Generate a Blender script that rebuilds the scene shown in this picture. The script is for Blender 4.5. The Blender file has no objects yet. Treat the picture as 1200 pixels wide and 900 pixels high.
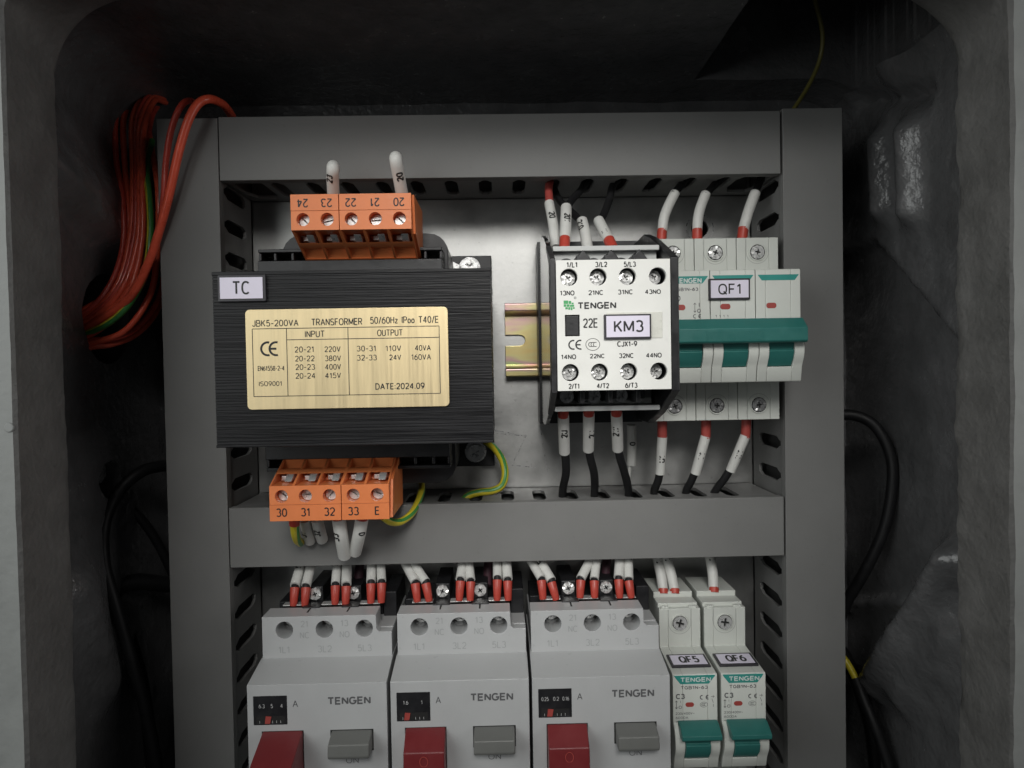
import bpy, bmesh, math, random
from mathutils import Vector, Matrix, noise
from mathutils.geometry import tessellate_polygon, delaunay_2d_cdt
random.seed(7)
C = bpy.context.scene
COL = C.collection
# ------------------------------------------------------------------ camera, world, lamps, exposure
# millimetre frame used below: x right, z up, h towards the viewer from the mounting plate (world y = -h)
CAM_D = 345.0
FPX = 832.0
CM = [[0.9996861203606826, 0.017825096441440327, 0.017604735018169608],
      [-0.017404360662486705, 0.9995659474163738, -0.023769833729688838],
      [-0.01802079321607962, 0.023455973705227395, 0.9995624384246353]]
S = 0.001
def W(x, z, h): return Vector((x * S, -h * S, z * S))
cd = bpy.data.cameras.new('camera'); cam = bpy.data.objects.new('camera', cd); COL.objects.link(cam)
R_, U_, F_ = [Vector((CM[0][k], CM[2][k], CM[1][k])) for k in range(3)]
m = Matrix((R_, U_, -F_)).transposed().to_4x4(); m.translation = W(0, 0, CAM_D)
cam.matrix_world = m
cd.sensor_width = 36; cd.lens = FPX / 1200 * 36; cd.clip_start = 0.01; cd.clip_end = 50
C.camera = cam
wd = bpy.data.worlds.new('World'); C.world = wd; wd.use_nodes = True
wd.node_tree.nodes['Background'].inputs[0].default_value = (0.93, 0.97, 1, 1)
wd.node_tree.nodes['Background'].inputs[1].default_value = 0.042
def lamp(name, kind, loc, target, power, **k):
    l = bpy.data.lights.new(name, kind); l.energy = power
    for a, v in k.items(): setattr(l, a, v)
    o = bpy.data.objects.new(name, l); COL.objects.link(o); o.location = loc
    o.rotation_euler = (target - loc).to_track_quat('-Z', 'Y').to_euler(); return o
lamp('key_spot', 'SPOT', W(16, 245, 535), W(20, -16, 65), 11.4, spot_size=math.radians(34), spot_blend=1.0, shadow_soft_size=0.11, color=(1, .985, .95))  # soft main light from above; tight cone added for falloff towards the edges
lamp('fill_light', 'AREA', W(-440, 160, 460), W(-100, 0, 60), 1.6, shape='RECTANGLE', size=.5, size_y=.5, color=(.97, 1, .98))  # unseen fill, added to lift the left front face and left duct
lamp('fill_light', 'AREA', W(700, 60, 310), W(-160, 20, 30), 1.15, shape='RECTANGLE', size=.5, size_y=.3, color=(1, .98, .96))  # unseen low fill, added to brighten the left rim and cavity wall
C.view_settings.view_transform = 'Standard'; C.view_settings.look = 'None'
C.view_settings.exposure = 0.0; C.view_settings.gamma = 1.0
C.render.engine = 'CYCLES'

# ------------------------------------------------------------------ materials
def mat(name, col, rough=.5, metal=0.0, var=.12, vs=120, bump=0.0, bs=600, spec=.5, stretch=(1, 1, 1), rvar=.1, coat=0.0, speck=0.0):
    M = bpy.data.materials.new(name); M.use_nodes = True
    nt = M.node_tree; b = nt.nodes['Principled BSDF']; N = nt.nodes.new; L = nt.links.new
    tc = N('ShaderNodeTexCoord'); mp = N('ShaderNodeMapping'); mp.inputs['Scale'].default_value = stretch
    L(tc.outputs['Object'], mp.inputs[0])
    n1 = N('ShaderNodeTexNoise'); n1.inputs['Scale'].default_value = vs; n1.inputs['Detail'].default_value = 6; n1.inputs['Roughness'].default_value = .65
    L(mp.outputs[0], n1.inputs['Vector'])
    cr = N('ShaderNodeValToRGB'); cr.color_ramp.elements[0].position = .3; cr.color_ramp.elements[1].position = .7
    cr.color_ramp.elements[0].color = (*[c * (1 - var) for c in col], 1); cr.color_ramp.elements[1].color = (*[min(1, c * (1 + var)) for c in col], 1)
    L(n1.outputs['Fac'], cr.inputs[0])
    out = cr.outputs[0]
    if speck:
        n3 = N('ShaderNodeTexNoise'); n3.inputs['Scale'].default_value = 420; n3.inputs['Detail'].default_value = 3
        L(tc.outputs['Object'], n3.inputs['Vector'])
        c3 = N('ShaderNodeValToRGB'); c3.color_ramp.elements[0].position = .68; c3.color_ramp.elements[1].position = .74
        c3.color_ramp.elements[0].color = (0, 0, 0, 1); c3.color_ramp.elements[1].color = (speck, speck, speck, 1)
        L(n3.outputs['Fac'], c3.inputs[0])
        mx = N('ShaderNodeMix'); mx.data_type = 'RGBA'
        L(c3.outputs[0], mx.inputs['Factor']); L(out, mx.inputs['A']); mx.inputs['B'].default_value = (*[c * .45 for c in col], 1)
        out = mx.outputs['Result']
    L(out, b.inputs['Base Color'])
    mr = N('ShaderNodeMapRange'); mr.inputs['To Min'].default_value = max(0.02, rough - rvar); mr.inputs['To Max'].default_value = min(1, rough + rvar)
    mr.inputs['From Min'].default_value = .3; mr.inputs['From Max'].default_value = .7
    L(n1.outputs['Fac'], mr.inputs['Value']); L(mr.outputs[0], b.inputs['Roughness'])
    b.inputs['Metallic'].default_value = metal; b.inputs['Specular IOR Level'].default_value = spec
    if coat: b.inputs['Coat Weight'].default_value = coat; b.inputs['Coat Roughness'].default_value = .15
    if bump:
        n2 = N('ShaderNodeTexNoise'); n2.inputs['Scale'].default_value = bs; n2.inputs['Detail'].default_value = 5
        L(mp.outputs[0], n2.inputs['Vector'])
        bp = N('ShaderNodeBump'); bp.inputs['Strength'].default_value = bump; bp.inputs['Distance'].default_value = .0006
        L(n2.outputs['Fac'], bp.inputs['Height']); L(bp.outputs[0], b.inputs['Normal'])
    return M
MT = dict(
    cast=mat('cast_paint', (.125, .125, .128), .23, var=.25, vs=45, bump=1.0, bs=330, spec=.8, rvar=.08, speck=.4),
    rim=mat('rim_paint', (.15, .147, .142), .55, var=.2, vs=60, bump=.8, bs=420, speck=.4),
    face=mat('front_paint', (.33, .34, .33), .5, var=.08, vs=80, bump=.35, bs=300),
    duct=mat('duct_plastic', (.185, .185, .181), .58, spec=.3, var=.07, vs=22, speck=.12, bump=.05, bs=900, rvar=.05),
    ductw=mat('duct_wall_plastic', (.20, .20, .197), .5, var=.05, vs=60, bump=.05, bs=900),
    plate=mat('galvanised_sheet', (.48, .48, .47), .42, .92, var=.2, vs=40, bump=.06, bs=500, rvar=.09, speck=.35),
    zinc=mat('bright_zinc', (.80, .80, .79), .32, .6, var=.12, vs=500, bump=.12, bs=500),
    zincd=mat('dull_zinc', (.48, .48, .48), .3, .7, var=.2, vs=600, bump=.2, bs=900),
    core=mat('core_lacquer', (.013, .013, .0145), .42, var=.35, vs=160, stretch=(.12, 1, 2.2), bump=.22, bs=500, spec=.26),
    blackp=mat('black_plastic', (.014, .014, .016), .38, var=.2, vs=200, bump=.06, bs=900),
    gloss=mat('glossy_black_plastic', (.016, .015, .016), .10, var=.1, vs=100, bump=.02, bs=300, rvar=.03, spec=.8),
    orange=mat('orange_plastic', (.74, .215, .07), .42, var=.06, vs=120, bump=.08, bs=700),
    white=mat('contactor_white', (.78, .78, .745), .4, var=.03, vs=90, bump=.04, bs=900, speck=.06),
    shelfw=mat('grey_white_plastic', (.50, .51, .50), .42, var=.05, vs=90, bump=.05, bs=900),
    mcb=mat('breaker_plastic', (.60, .62, .58), .42, var=.03, vs=80, bump=.05, bs=800, speck=.08),
    mp=mat('protector_plastic', (.46, .468, .472), .45, var=.035, vs=60, bump=.05, bs=800, speck=.15),
    teal=mat('teal_plastic', (.026, .150, .134), .4, var=.08, vs=150, bump=.05, bs=700),
    tealink=mat('teal_ink', (.03, .28, .245), .5, var=.08, vs=300),
    ink=mat('black_ink', (.012, .012, .013), .55, var=.1, vs=500),
    grink=mat('grey_ink', (.10, .10, .105), .6, var=.15, vs=500),
    emboss=mat('raised_letter_shade', (.34, .35, .355), .5, var=.05, vs=200),  # case plastic made darker: shading of the raised letters put into the colour
    olive=mat('olive_insulation', (.20, .18, .05), .4, var=.1, vs=200),
    violet=mat('violet_insulation', (.06, .025, .035), .45, var=.1, vs=200),
    mline=mat('groove_shade', (.42, .435, .41), .5, var=.05, vs=200),  # darker breaker plastic: shading of the moulded outline painted as a flat line
    numw=mat('pale_ink', (.45, .45, .45), .6, var=.1, vs=500),
    tealw=mat('white_ink', (.62, .68, .66), .6, var=.1, vs=500),
    green=mat('green_ink', (.06, .36, .12), .5, var=.1, vs=500),
    label=mat('lilac_label', (.74, .70, .82), .5, var=.03, vs=200),
    holder=mat('label_frame', (.030, .028, .034), .4, var=.1, vs=200),
    clear=mat('pale_recess', (.68, .68, .62), .3, var=.05, vs=200),
    redw=mat('red_button_plastic', (.17, .019, .022), .4, var=.08, vs=120, bump=.06, bs=600),
    greyb=mat('grey_button_plastic', (.145, .148, .14), .45, var=.06, vs=120, bump=.06, bs=600),
    redf=mat('red_ferrule', (.42, .05, .033), .42, var=.1, vs=300),
    redd=mat('dark_red_flag', (.36, .06, .05), .5, var=.1, vs=300),
    redi=mat('red_insulation', (.80, .11, .055), .30, var=.12, vs=120, bump=.05, bs=400),
    redk=mat('deep_red_insulation', (.60, .07, .045), .30, var=.12, vs=120, bump=.05, bs=400),
    blki=mat('black_insulation', (.011, .011, .012), .50, spec=.3, var=.2, vs=200, bump=.08, bs=500),
    yel=mat('yellow_insulation', (.60, .50, .035), .35, var=.1, vs=200),
    grn=mat('green_insulation', (.055, .25, .06), .35, var=.1, vs=200),
    sleeve=mat('white_sleeve', (.60, .60, .575), .5, var=.06, vs=150, bump=.08, bs=500),
    hole=mat('hole_shade', (.012, .012, .012), .7, var=.1, vs=200),  # near-black sheets painted in for the shade inside wells and gaps
)
def brass():
    M = mat('brushed_brass', (.76, .62, .37), .42, .75, var=.05, vs=90, stretch=(9, 1, .3), bump=.05, bs=260, rvar=.07)
    return M
MT['brass'] = brass()
def rainbow():
    M = mat('yellow_zinc', (.62, .50, .25), .34, .9, var=.05, vs=60, bump=.03, bs=300, rvar=.03)
    nt = M.node_tree; b = nt.nodes['Principled BSDF']
    tc = nt.nodes.new('ShaderNodeTexCoord'); n = nt.nodes.new('ShaderNodeTexNoise'); n.inputs['Scale'].default_value = 55; n.inputs['Detail'].default_value = 2
    mp = nt.nodes.new('ShaderNodeMapping'); mp.inputs['Scale'].default_value = (.6, 1, 2.2)
    cr = nt.nodes.new('ShaderNodeValToRGB'); e = cr.color_ramp.elements
    e[0].position = .3; e[0].color = (.70, .52, .22, 1); e[1].position = .72; e[1].color = (.46, .58, .26, 1)
    x = e.new(.47); x.color = (.66, .60, .30, 1); x = e.new(.60); x.color = (.58, .36, .38, 1)
    nt.links.new(tc.outputs['Object'], mp.inputs[0]); nt.links.new(mp.outputs[0], n.inputs['Vector'])
    nt.links.new(n.outputs['Fac'], cr.inputs[0]); nt.links.new(cr.outputs[0], b.inputs['Base Color'])
    return M
MT['rainbow'] = rainbow()

# ------------------------------------------------------------------ helpers
def at(px, py, h):
    """A point of the photograph at height h above the plate -> (x, z) in mm."""
    a, b = (px - 600) / FPX, (450 - py) / FPX
    v = [CM[i][0] * a + CM[i][1] * b + CM[i][2] for i in range(3)]
    return v[0] / v[2] * (CAM_D - h), v[1] / v[2] * (CAM_D - h)
def wall_at(px, py, xw):
    a, b = (px - 600) / FPX, (450 - py) / FPX
    v = [CM[i][0] * a + CM[i][1] * b + CM[i][2] for i in range(3)]
    d = xw / (v[0] / v[2]); return CAM_D - d, v[1] / v[2] * d
class Zm:
    """Boxes read off an enlargement of the photograph (origin ox, oy; s times enlarged)."""
    def __init__(self, ox, oy, s): self.o = (ox, oy, s)
    def p(self, X, Y): return self.o[0] + X / self.o[2], self.o[1] + Y / self.o[2]
    def box(self, X0, Y0, X1, Y1, h):
        x, z = at(*self.p((X0 + X1) / 2, (Y0 + Y1) / 2), h); k = (CAM_D - h) / FPX / self.o[2] / 2
        return x - (X1 - X0) * k, x + (X1 - X0) * k, z - (Y1 - Y0) * k, z + (Y1 - Y0) * k
def circle(u, v, r, n=28, a0=0.0, rv=None):
    return [(u + r * math.cos(a0 + 2 * math.pi * k / n), v + (rv or r) * math.sin(a0 + 2 * math.pi * k / n)) for k in range(n)]
def rrect(u0, u1, v0, v1, r, n=5):
    p = []
    for cu, cv, a in ((u1 - r, v0 + r, -90), (u1 - r, v1 - r, 0), (u0 + r, v1 - r, 90), (u0 + r, v0 + r, 180)):
        for k in range(n + 1):
            t = math.radians(a + 90 * k / n); p.append((cu + r * math.cos(t), cv + r * math.sin(t)))
    return p
def rect(u0, u1, v0, v1): return [(u0, v0), (u1, v0), (u1, v1), (u0, v1)]
AX = {'xz': lambda u, v, n: (u, v, n), 'xh': lambda u, v, n: (u, n, v), 'zh': lambda u, v, n: (n, u, v)}
class MB:
    def __init__(self): self.v = []; self.f = []; self.mi = []; self.cur = 0
    def add(self, vs, fs):
        o = len(self.v); self.v += vs
        for f in fs: self.f.append(tuple(i + o for i in f)); self.mi.append(self.cur)
        return self
    def box(self, x0, x1, z0, z1, h0, h1):
        x0, x1 = min(x0, x1), max(x0, x1); z0, z1 = min(z0, z1), max(z0, z1); h0, h1 = min(h0, h1), max(h0, h1)
        vs = [(x, z, h) for h in (h0, h1) for z in (z0, z1) for x in (x0, x1)]
        return self.add(vs, [(0, 2, 3, 1), (4, 5, 7, 6), (0, 1, 5, 4), (2, 6, 7, 3), (0, 4, 6, 2), (1, 3, 7, 5)])
    def sheet(self, outer, n0, n1, holes=(), ax='xz'):
        """A flat plate: polygon (with holes) in the plane of two axes, thick from n0 to n1 along the third."""
        n0, n1 = min(n0, n1), max(n0, n1)
        area = lambda l: sum(l[i][0] * l[(i + 1) % len(l)][1] - l[(i + 1) % len(l)][0] * l[i][1] for i in range(len(l)))
        outer = list(outer) if area(outer) > 0 else list(reversed(outer))
        holes = [list(l) if area(l) < 0 else list(reversed(l)) for l in holes]
        g = AX[ax]; loops = [outer] + holes; flat = [p for l in loops for p in l]; N = len(flat)
        tris = []
        if holes:
            ed = []; o = 0
            for l in loops: ed += [(o + i, o + (i + 1) % len(l)) for i in range(len(l))]; o += len(l)
            R = delaunay_2d_cdt([Vector(p) for p in flat], ed, [], 0, 1e-6)
            og = [q[0] for q in R[3]]
            def within(p, l):
                c = False
                for i in range(len(l)):
                    a, b = l[i], l[i - 1]
                    if (a[1] > p[1]) != (b[1] > p[1]) and p[0] < (b[0] - a[0]) * (p[1] - a[1]) / (b[1] - a[1]) + a[0]: c = not c
                return c
            T = []
            for fc in R[2]:
                fc = [og[i] for i in fc]; ctr = (sum(flat[i][0] for i in fc) / 3, sum(flat[i][1] for i in fc) / 3)
                if within(ctr, outer) and not any(within(ctr, l) for l in holes): T.append(fc)
        else: T = tessellate_polygon([[Vector((p[0], p[1], 0)) for p in outer]])
        for t in T:
            A = area([flat[i] for i in t])
            if abs(A) > 1e-12: tris.append(tuple(t) if A > 0 else tuple(reversed(t)))
        vs = [g(p[0], p[1], n1) for p in flat] + [g(p[0], p[1], n0) for p in flat]
        fs = tris + [tuple(i + N for i in reversed(t)) for t in tris]
        o = 0
        for l in loops:
            k = len(l)
            for i in range(k):
                a, b = o + i, o + (i + 1) % k; fs.append((b, a, a + N, b + N))
            o += k
        if ax == 'xh': fs = [tuple(reversed(f)) for f in fs]
        return self.add(vs, fs)
    def cyl(self, x, z, r, h0, h1, n=28): return self.sheet(circle(x, z, r, n), h0, h1)
    def ring(self, x, z, r0, r1, h0, h1, n=32): return self.sheet(circle(x, z, r1, n), h0, h1, [circle(x, z, r0, n)])
    def tube(self, pts, r, n=14, cap=True, res=6, stripe=None, twist=0.0, r1=None):
        P = smooth_path(pts, res); k = len(P)
        T = [(P[min(i + 1, k - 1)] - P[max(i - 1, 0)]).normalized() for i in range(k)]
        nr = Vector((0, 0, 1)) if abs(T[0].z) < .8 else Vector((1, 0, 0))
        vs = []; fs = []
        ln = 0
        for i in range(k):
            if i: ln += (P[i] - P[i - 1]).length
            nr = (nr - T[i] * nr.dot(T[i])).normalized(); b = T[i].cross(nr)
            rr = r if r1 is None else r + (r1 - r) * i / (k - 1)
            for j in range(n):
                a = 2 * math.pi * j / n + twist * ln
                q = P[i] + (nr * math.cos(a) + b * math.sin(a)) * rr; vs.append(tuple(q))
        o = len(self.v); self.v += vs
        for i in range(k - 1):
            for j in range(n):
                a, b = i * n + j, i * n + (j + 1) % n
                self.f.append((o + a, o + b, o + b + n, o + a + n)); self.mi.append(1 if stripe and (j % n) in stripe else 0)
        if cap:
            self.f.append(tuple(o + j for j in reversed(range(n)))); self.mi.append(0)
            self.f.append(tuple(o + (k - 1) * n + j for j in range(n))); self.mi.append(0)
        return self
    def build(self, name, mats, parent=None, bevel=0.0, seg=2, flat=False, angle=38, label=None, recalc=False):
        me = bpy.data.meshes.new(name)
        root = parent
        while root is not None and root.parent is not None: root = root.parent
        ox, oz, oh = root['_base'] if root is not None else (0, 0, 0)
        me.from_pydata([((x - ox) * S, -(h - oh) * S, (z - oz) * S) for x, z, h in self.v], [], self.f)
        for mm in (mats if isinstance(mats, (list, tuple)) else [mats]): me.materials.append(MT[mm])
        me.polygons.foreach_set('material_index', self.mi)
        if recalc or bevel:
            bm = bmesh.new(); bm.from_mesh(me)
            if recalc: bmesh.ops.recalc_face_normals(bm, faces=bm.faces)
            if bevel: bmesh.ops.dissolve_limit(bm, angle_limit=math.radians(.5), verts=bm.verts, edges=bm.edges)
            bm.to_mesh(me); bm.free()
        o = bpy.data.objects.new(name, me); COL.objects.link(o)
        if parent is not None: o.parent = parent
        if not flat:
            me.polygons.foreach_set('use_smooth', [True] * len(me.polygons)); me.set_sharp_from_angle(angle=math.radians(angle))
        if bevel:
            b = o.modifiers.new('edge', 'BEVEL'); b.width = bevel * S; b.segments = seg; b.limit_method = 'ANGLE'; b.angle_limit = math.radians(38); b.harden_normals = True; b.use_clamp_overlap = True
        if label: o['label'] = label
        return o
def smooth_path(pts, res=6):
    P = [Vector(p) for p in pts]
    if len(P) < 3: return [P[0].lerp(P[1], i / 2) for i in range(3)]
    Q = [P[0] * 2 - P[1]] + P + [P[-1] * 2 - P[-2]]; out = []
    for i in range(1, len(Q) - 2):
        a, b, c, d = Q[i - 1:i + 3]
        for s in range(res):
            t = s / res
            out.append(.5 * ((2 * b) + (c - a) * t + (2 * a - 5 * b + 4 * c - d) * t * t + (3 * b - a - 3 * c + d) * t ** 3))
    out.append(P[-1]); return out
def thing(name, label, cat, base=(0, 0, 0), group=None):
    o = bpy.data.objects.new(name, None); COL.objects.link(o); o.empty_display_size = .01
    o.location = W(*base); o['_base'] = base; o['label'] = label; o['category'] = cat
    if group: o['group'] = group
    return o
def copy_tree(o, parent=None):
    c = o.copy(); COL.objects.link(c)
    if parent is not None: c.parent = parent
    for ch in list(o.children): copy_tree(ch, c)
    return c
def ea(cx, cy, rx, ry, d0, d1, n=12, pw=2.3):
    p = []
    for k in range(n + 1):
        a = math.radians(d0 + (d1 - d0) * k / n); c, q = math.cos(a), math.sin(a)
        p.append((cx + rx * math.copysign(abs(c) ** (2 / pw), c), cy + ry * math.copysign(abs(q) ** (2 / pw), q)))
    return p
def ov(cx, cy, rx, ry): return ea(cx, cy, rx, ry, 90, 450, 24)[:-1] + ['c']
GL = {
 'A': (.66, [[(0, 0), (.33, 1), (.66, 0)], [(.14, .34), (.52, .34)]]),
 'B': (.58, [[(0, .53), (0, 1), (.32, 1)] + ea(.32, .765, .22, .235, 80, -80) + [(.32, .53)], [(0, .44), (0, 0), (.34, 0)] + ea(.34, .265, .24, .265, -80, 80) + [(.05, .53)]]),
 'C': (.62, [ea(.33, .5, .33, .5, 45, 315, 20)]), 'D': (.60, [[(0, 0), (0, 1), (.25, 1)] + ea(.25, .5, .35, .5, 80, -80, 14) + [(.25, 0), 'c']]),
 'E': (.5, [[(.5, 1), (0, 1), (0, 0), (.5, 0)], [(.02, .52), (.45, .52)]]), 'F': (.48, [[(.48, 1), (0, 1), (0, 0)], [(.02, .5), (.42, .5)]]),
 'G': (.66, [ea(.33, .5, .33, .5, 45, 340, 20) + [(.66, .46), (.38, .46)]]), 'H': (.55, [[(0, 0), (0, 1)], [(.55, 0), (.55, 1)], [(.02, .52), (.53, .52)]]),
 'I': (.04, [[(.02, 0), (.02, 1)]]), 'J': (.42, [[(.42, 1), (.42, .25)] + ea(.21, .25, .21, .25, -10, -170)]),
 'K': (.56, [[(0, 0), (0, 1)], [(.53, 1), (.02, .40)], [(.2, .6), (.56, 0)]]), 'L': (.46, [[(0, 1), (0, 0), (.46, 0)]]),
 'M': (.72, [[(0, 0), (0, 1), (.36, .12), (.72, 1), (.72, 0)]]), 'N': (.56, [[(0, 0), (0, 1), (.56, 0), (.56, 1)]]), 'O': (.68, [ov(.34, .5, .34, .5)]),
 'P': (.54, [[(0, 0), (0, 1), (.28, 1)] + ea(.28, .74, .26, .26, 80, -80) + [(.28, .48), (.02, .48)]]), 'Q': (.70, [ov(.34, .5, .34, .5), [(.42, .26), (.70, -.04)]]),
 'R': (.56, [[(0, 0), (0, 1), (.28, 1)] + ea(.28, .74, .26, .26, 80, -80) + [(.28, .48), (.02, .48)], [(.3, .48), (.56, 0)]]),
 'S': (.56, [ea(.28, .75, .26, .25, 30, 260, 14) + ea(.28, .25, .28, .25, 80, -150, 14)]), 'T': (.6, [[(0, 1), (.6, 1)], [(.3, .98), (.3, 0)]]),
 'U': (.56, [[(0, 1), (0, .28)] + ea(.28, .28, .28, .28, 190, 350) + [(.56, .28), (.56, 1)]]), 'V': (.6, [[(0, 1), (.3, 0), (.6, 1)]]),
 'W': (.86, [[(0, 1), (.2, 0), (.43, .92), (.66, 0), (.86, 1)]]), 'X': (.56, [[(0, 0), (.56, 1)], [(0, 1), (.56, 0)]]), 'Y': (.58, [[(0, 1), (.29, .46), (.58, 1)], [(.29, .44), (.29, 0)]]),
 'Z': (.54, [[(0, 1), (.54, 1), (0, 0), (.54, 0)]]), '0': (.54, [ov(.27, .5, .27, .5)]), '1': (.34, [[(.02, .76), (.24, 1), (.24, 0)]]),
 '2': (.54, [ea(.27, .71, .26, .29, 165, -30, 12) + [(0, 0), (.54, 0)]]), '3': (.54, [ea(.26, .755, .24, .245, 150, -70, 10) + ea(.27, .26, .27, .26, 70, -150, 12)]),
 '4': (.58, [[(.42, 0), (.42, 1), (0, .27), (.58, .27)]]), '5': (.54, [[(.49, 1), (.1, 1), (.05, .5)] + ea(.27, .32, .27, .32, 125, -150, 14)]),
 '6': (.54, [ov(.27, .31, .27, .31), [(.01, .38), (.10, .74), (.40, 1)]]), '7': (.52, [[(0, 1), (.52, 1), (.2, 0)]]), '8': (.54, [ov(.27, .76, .23, .24), ov(.27, .26, .27, .26)]),
 '9': (.54, [ov(.27, .69, .27, .31), [(.53, .62), (.44, .26), (.14, 0)]]), '-': (.34, [[(0, .42), (.34, .42)]]), '/': (.34, [[(0, -.04), (.34, 1.04)]]),
 '.': (.08, [[(.04, 0), (.04, .12)]]), ':': (.08, [[(.04, .06), (.04, .18)], [(.04, .56), (.04, .68)]]), '~': (.5, [[(0, .38), (.12, .5), (.25, .44), (.38, .38), (.5, .5)]]),
 'z': (.42, [[(0, .64), (.42, .64), (0, 0), (.42, 0)]]), 'o': (.44, [ov(.22, .32, .22, .32)]), ' ': (.36, [])}
GAP = .24
def split_sharp(sts):
    """Break strokes at corners sharper than a right angle, so that thin diagonals keep their width."""
    out = []
    for st in sts:
        if st[-1] == 'c' or len(st) < 3: out.append(st); continue
        cur = [st[0]]
        for i in range(1, len(st) - 1):
            cur.append(st[i]); a = (Vector(st[i]) - Vector(st[i - 1])).normalized(); b = (Vector(st[i + 1]) - Vector(st[i])).normalized()
            if a.dot(b) < -.12: out.append(cur); cur = [st[i]]
        cur.append(st[-1]); out.append(cur)
    return out
def natural(body): return sum(GL[c][0] for c in body) + GAP * (len(body) - 1)
def stroke(mb, pts, w, put):
    """One mitred ribbon of width w along pts; put(u, v) makes the 3D point."""
    closed = pts[-1] == 'c'; P = [Vector(p) for p in (pts[:-1] if closed else pts)]
    Q = [P[0]]
    for p in P[1:]:
        if (p - Q[-1]).length > 1e-5: Q.append(p)
    P = Q; n = len(P); vs = []
    for i in range(n):
        a = (P[i] - P[i - 1]) if (i or closed) else (P[1] - P[0]); b = (P[(i + 1) % n] - P[i]) if (i < n - 1 or closed) else a
        a = a.normalized(); b = b.normalized(); na = Vector((-a.y, a.x)); nb = Vector((-b.y, b.x)); m_ = na + nb
        m_ = na if m_.length < 1e-4 else m_.normalized(); k = min(1 / max(.2, m_.dot(na)), 1.9)
        vs += [put(*(P[i] + m_ * w / 2 * k)), put(*(P[i] - m_ * w / 2 * k))]
    fs = [(2 * i, 2 * i + 1, (2 * i + 3) % (2 * n), (2 * i + 2) % (2 * n)) for i in range(n if closed else n - 1)]
    mb.add(vs, fs)
def text(mb, body, bx, h, rot180=False, bold=0.012, fn=None):
    """Printed lettering drawn stroke by stroke into the box bx = (u0, u1, v0, v1) at height h (or through fn)."""
    u0, u1, v0, v1 = bx; fl = v1 < v0
    H = abs(v1 - v0); s = H * (.115 + bold * 3.3); N = natural(body); kx = (u1 - u0 - s) / N if N > .1 else 0; x = 0
    lay = 0
    for c in body:
        w, sts = GL[c]
        for k, st in enumerate(split_sharp(sts)):
            def put(u, v):
                if rot180: u, v = u0 + u1 - u, v0 + v1 - v
                return (u, v, h + k * .007) if fn is None else fn(u, v, k * .007)
            q = [p if p == 'c' else ((u0 + s / 2 + (x + p[0]) * kx) if N > .1 else (u0 + u1) / 2, (v0 + (-1 if fl else 1) * (s / 2 + p[1] * (H - s)))) for p in st]
            stroke(mb, q, s, put)
        x += w + GAP
def textc(mb, body, x, z, cap, h, rot180=False, bold=0.012, stretch=1.0, fn=None):
    w = max(.2, natural(body) * .95) * cap * stretch + cap * .12
    text(mb, body, (x - w / 2, x + w / 2, z - cap / 2, z + cap / 2), h, rot180, bold, fn)
def ink(mb, name, m_, parent): return mb.build(name, m_, parent, flat=True, recalc=False)
def bar(mb, x0, z0, x1, z1, w, h):
    d = Vector((x1 - x0, z1 - z0)).normalized() * w / 2; n = (-d.y, d.x)
    mb.add([(x0 + n[0], z0 + n[1], h), (x0 - n[0], z0 - n[1], h), (x1 - n[0], z1 - n[1], h), (x1 + n[0], z1 + n[1], h)], [(0, 1, 2, 3)])
def arc(mb, x, z, r, a0, a1, w, h, n=24, rz=None):
    rz = rz or r; p = []
    for k in range(n + 1):
        a = math.radians(a0 + (a1 - a0) * k / n)
        for q in (-w / 2, w / 2): p.append((x + (r + q) * math.cos(a), z + (rz + q) * math.sin(a), h))
    mb.add(p, [(2 * k, 2 * k + 1, 2 * k + 3, 2 * k + 2) for k in range(n)])
def ce_mark(mb, x0, x1, z0, z1, h, w):
    r = (z1 - z0) / 2; zc = (z0 + z1) / 2
    arc(mb, x0 + r, zc, r - w / 2, 75, 285, w, h); xe = x1 - r * .35
    arc(mb, xe, zc, r - w / 2, 75, 285, w, h); bar(mb, xe - r + w, zc, xe + r * .05, zc, w, h + .004)
def plus(x, z, a, b, rot=0):
    p = [(b, a), (b, b), (a, b), (a, -b), (b, -b), (b, -a), (-b, -a), (-b, -b), (-a, -b), (-a, b), (-b, b), (-b, a)]
    c, s = math.cos(rot), math.sin(rot); return [(x + u * c - v * s, z + u * s + v * c) for u, v in p]
def slotp(x, z, a, b, rot=0):
    c, s = math.cos(rot), math.sin(rot); return [(x + u * c - v * s, z + u * s + v * c) for u, v in ((-a, -b), (a, -b), (a, b), (-a, b))]
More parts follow.
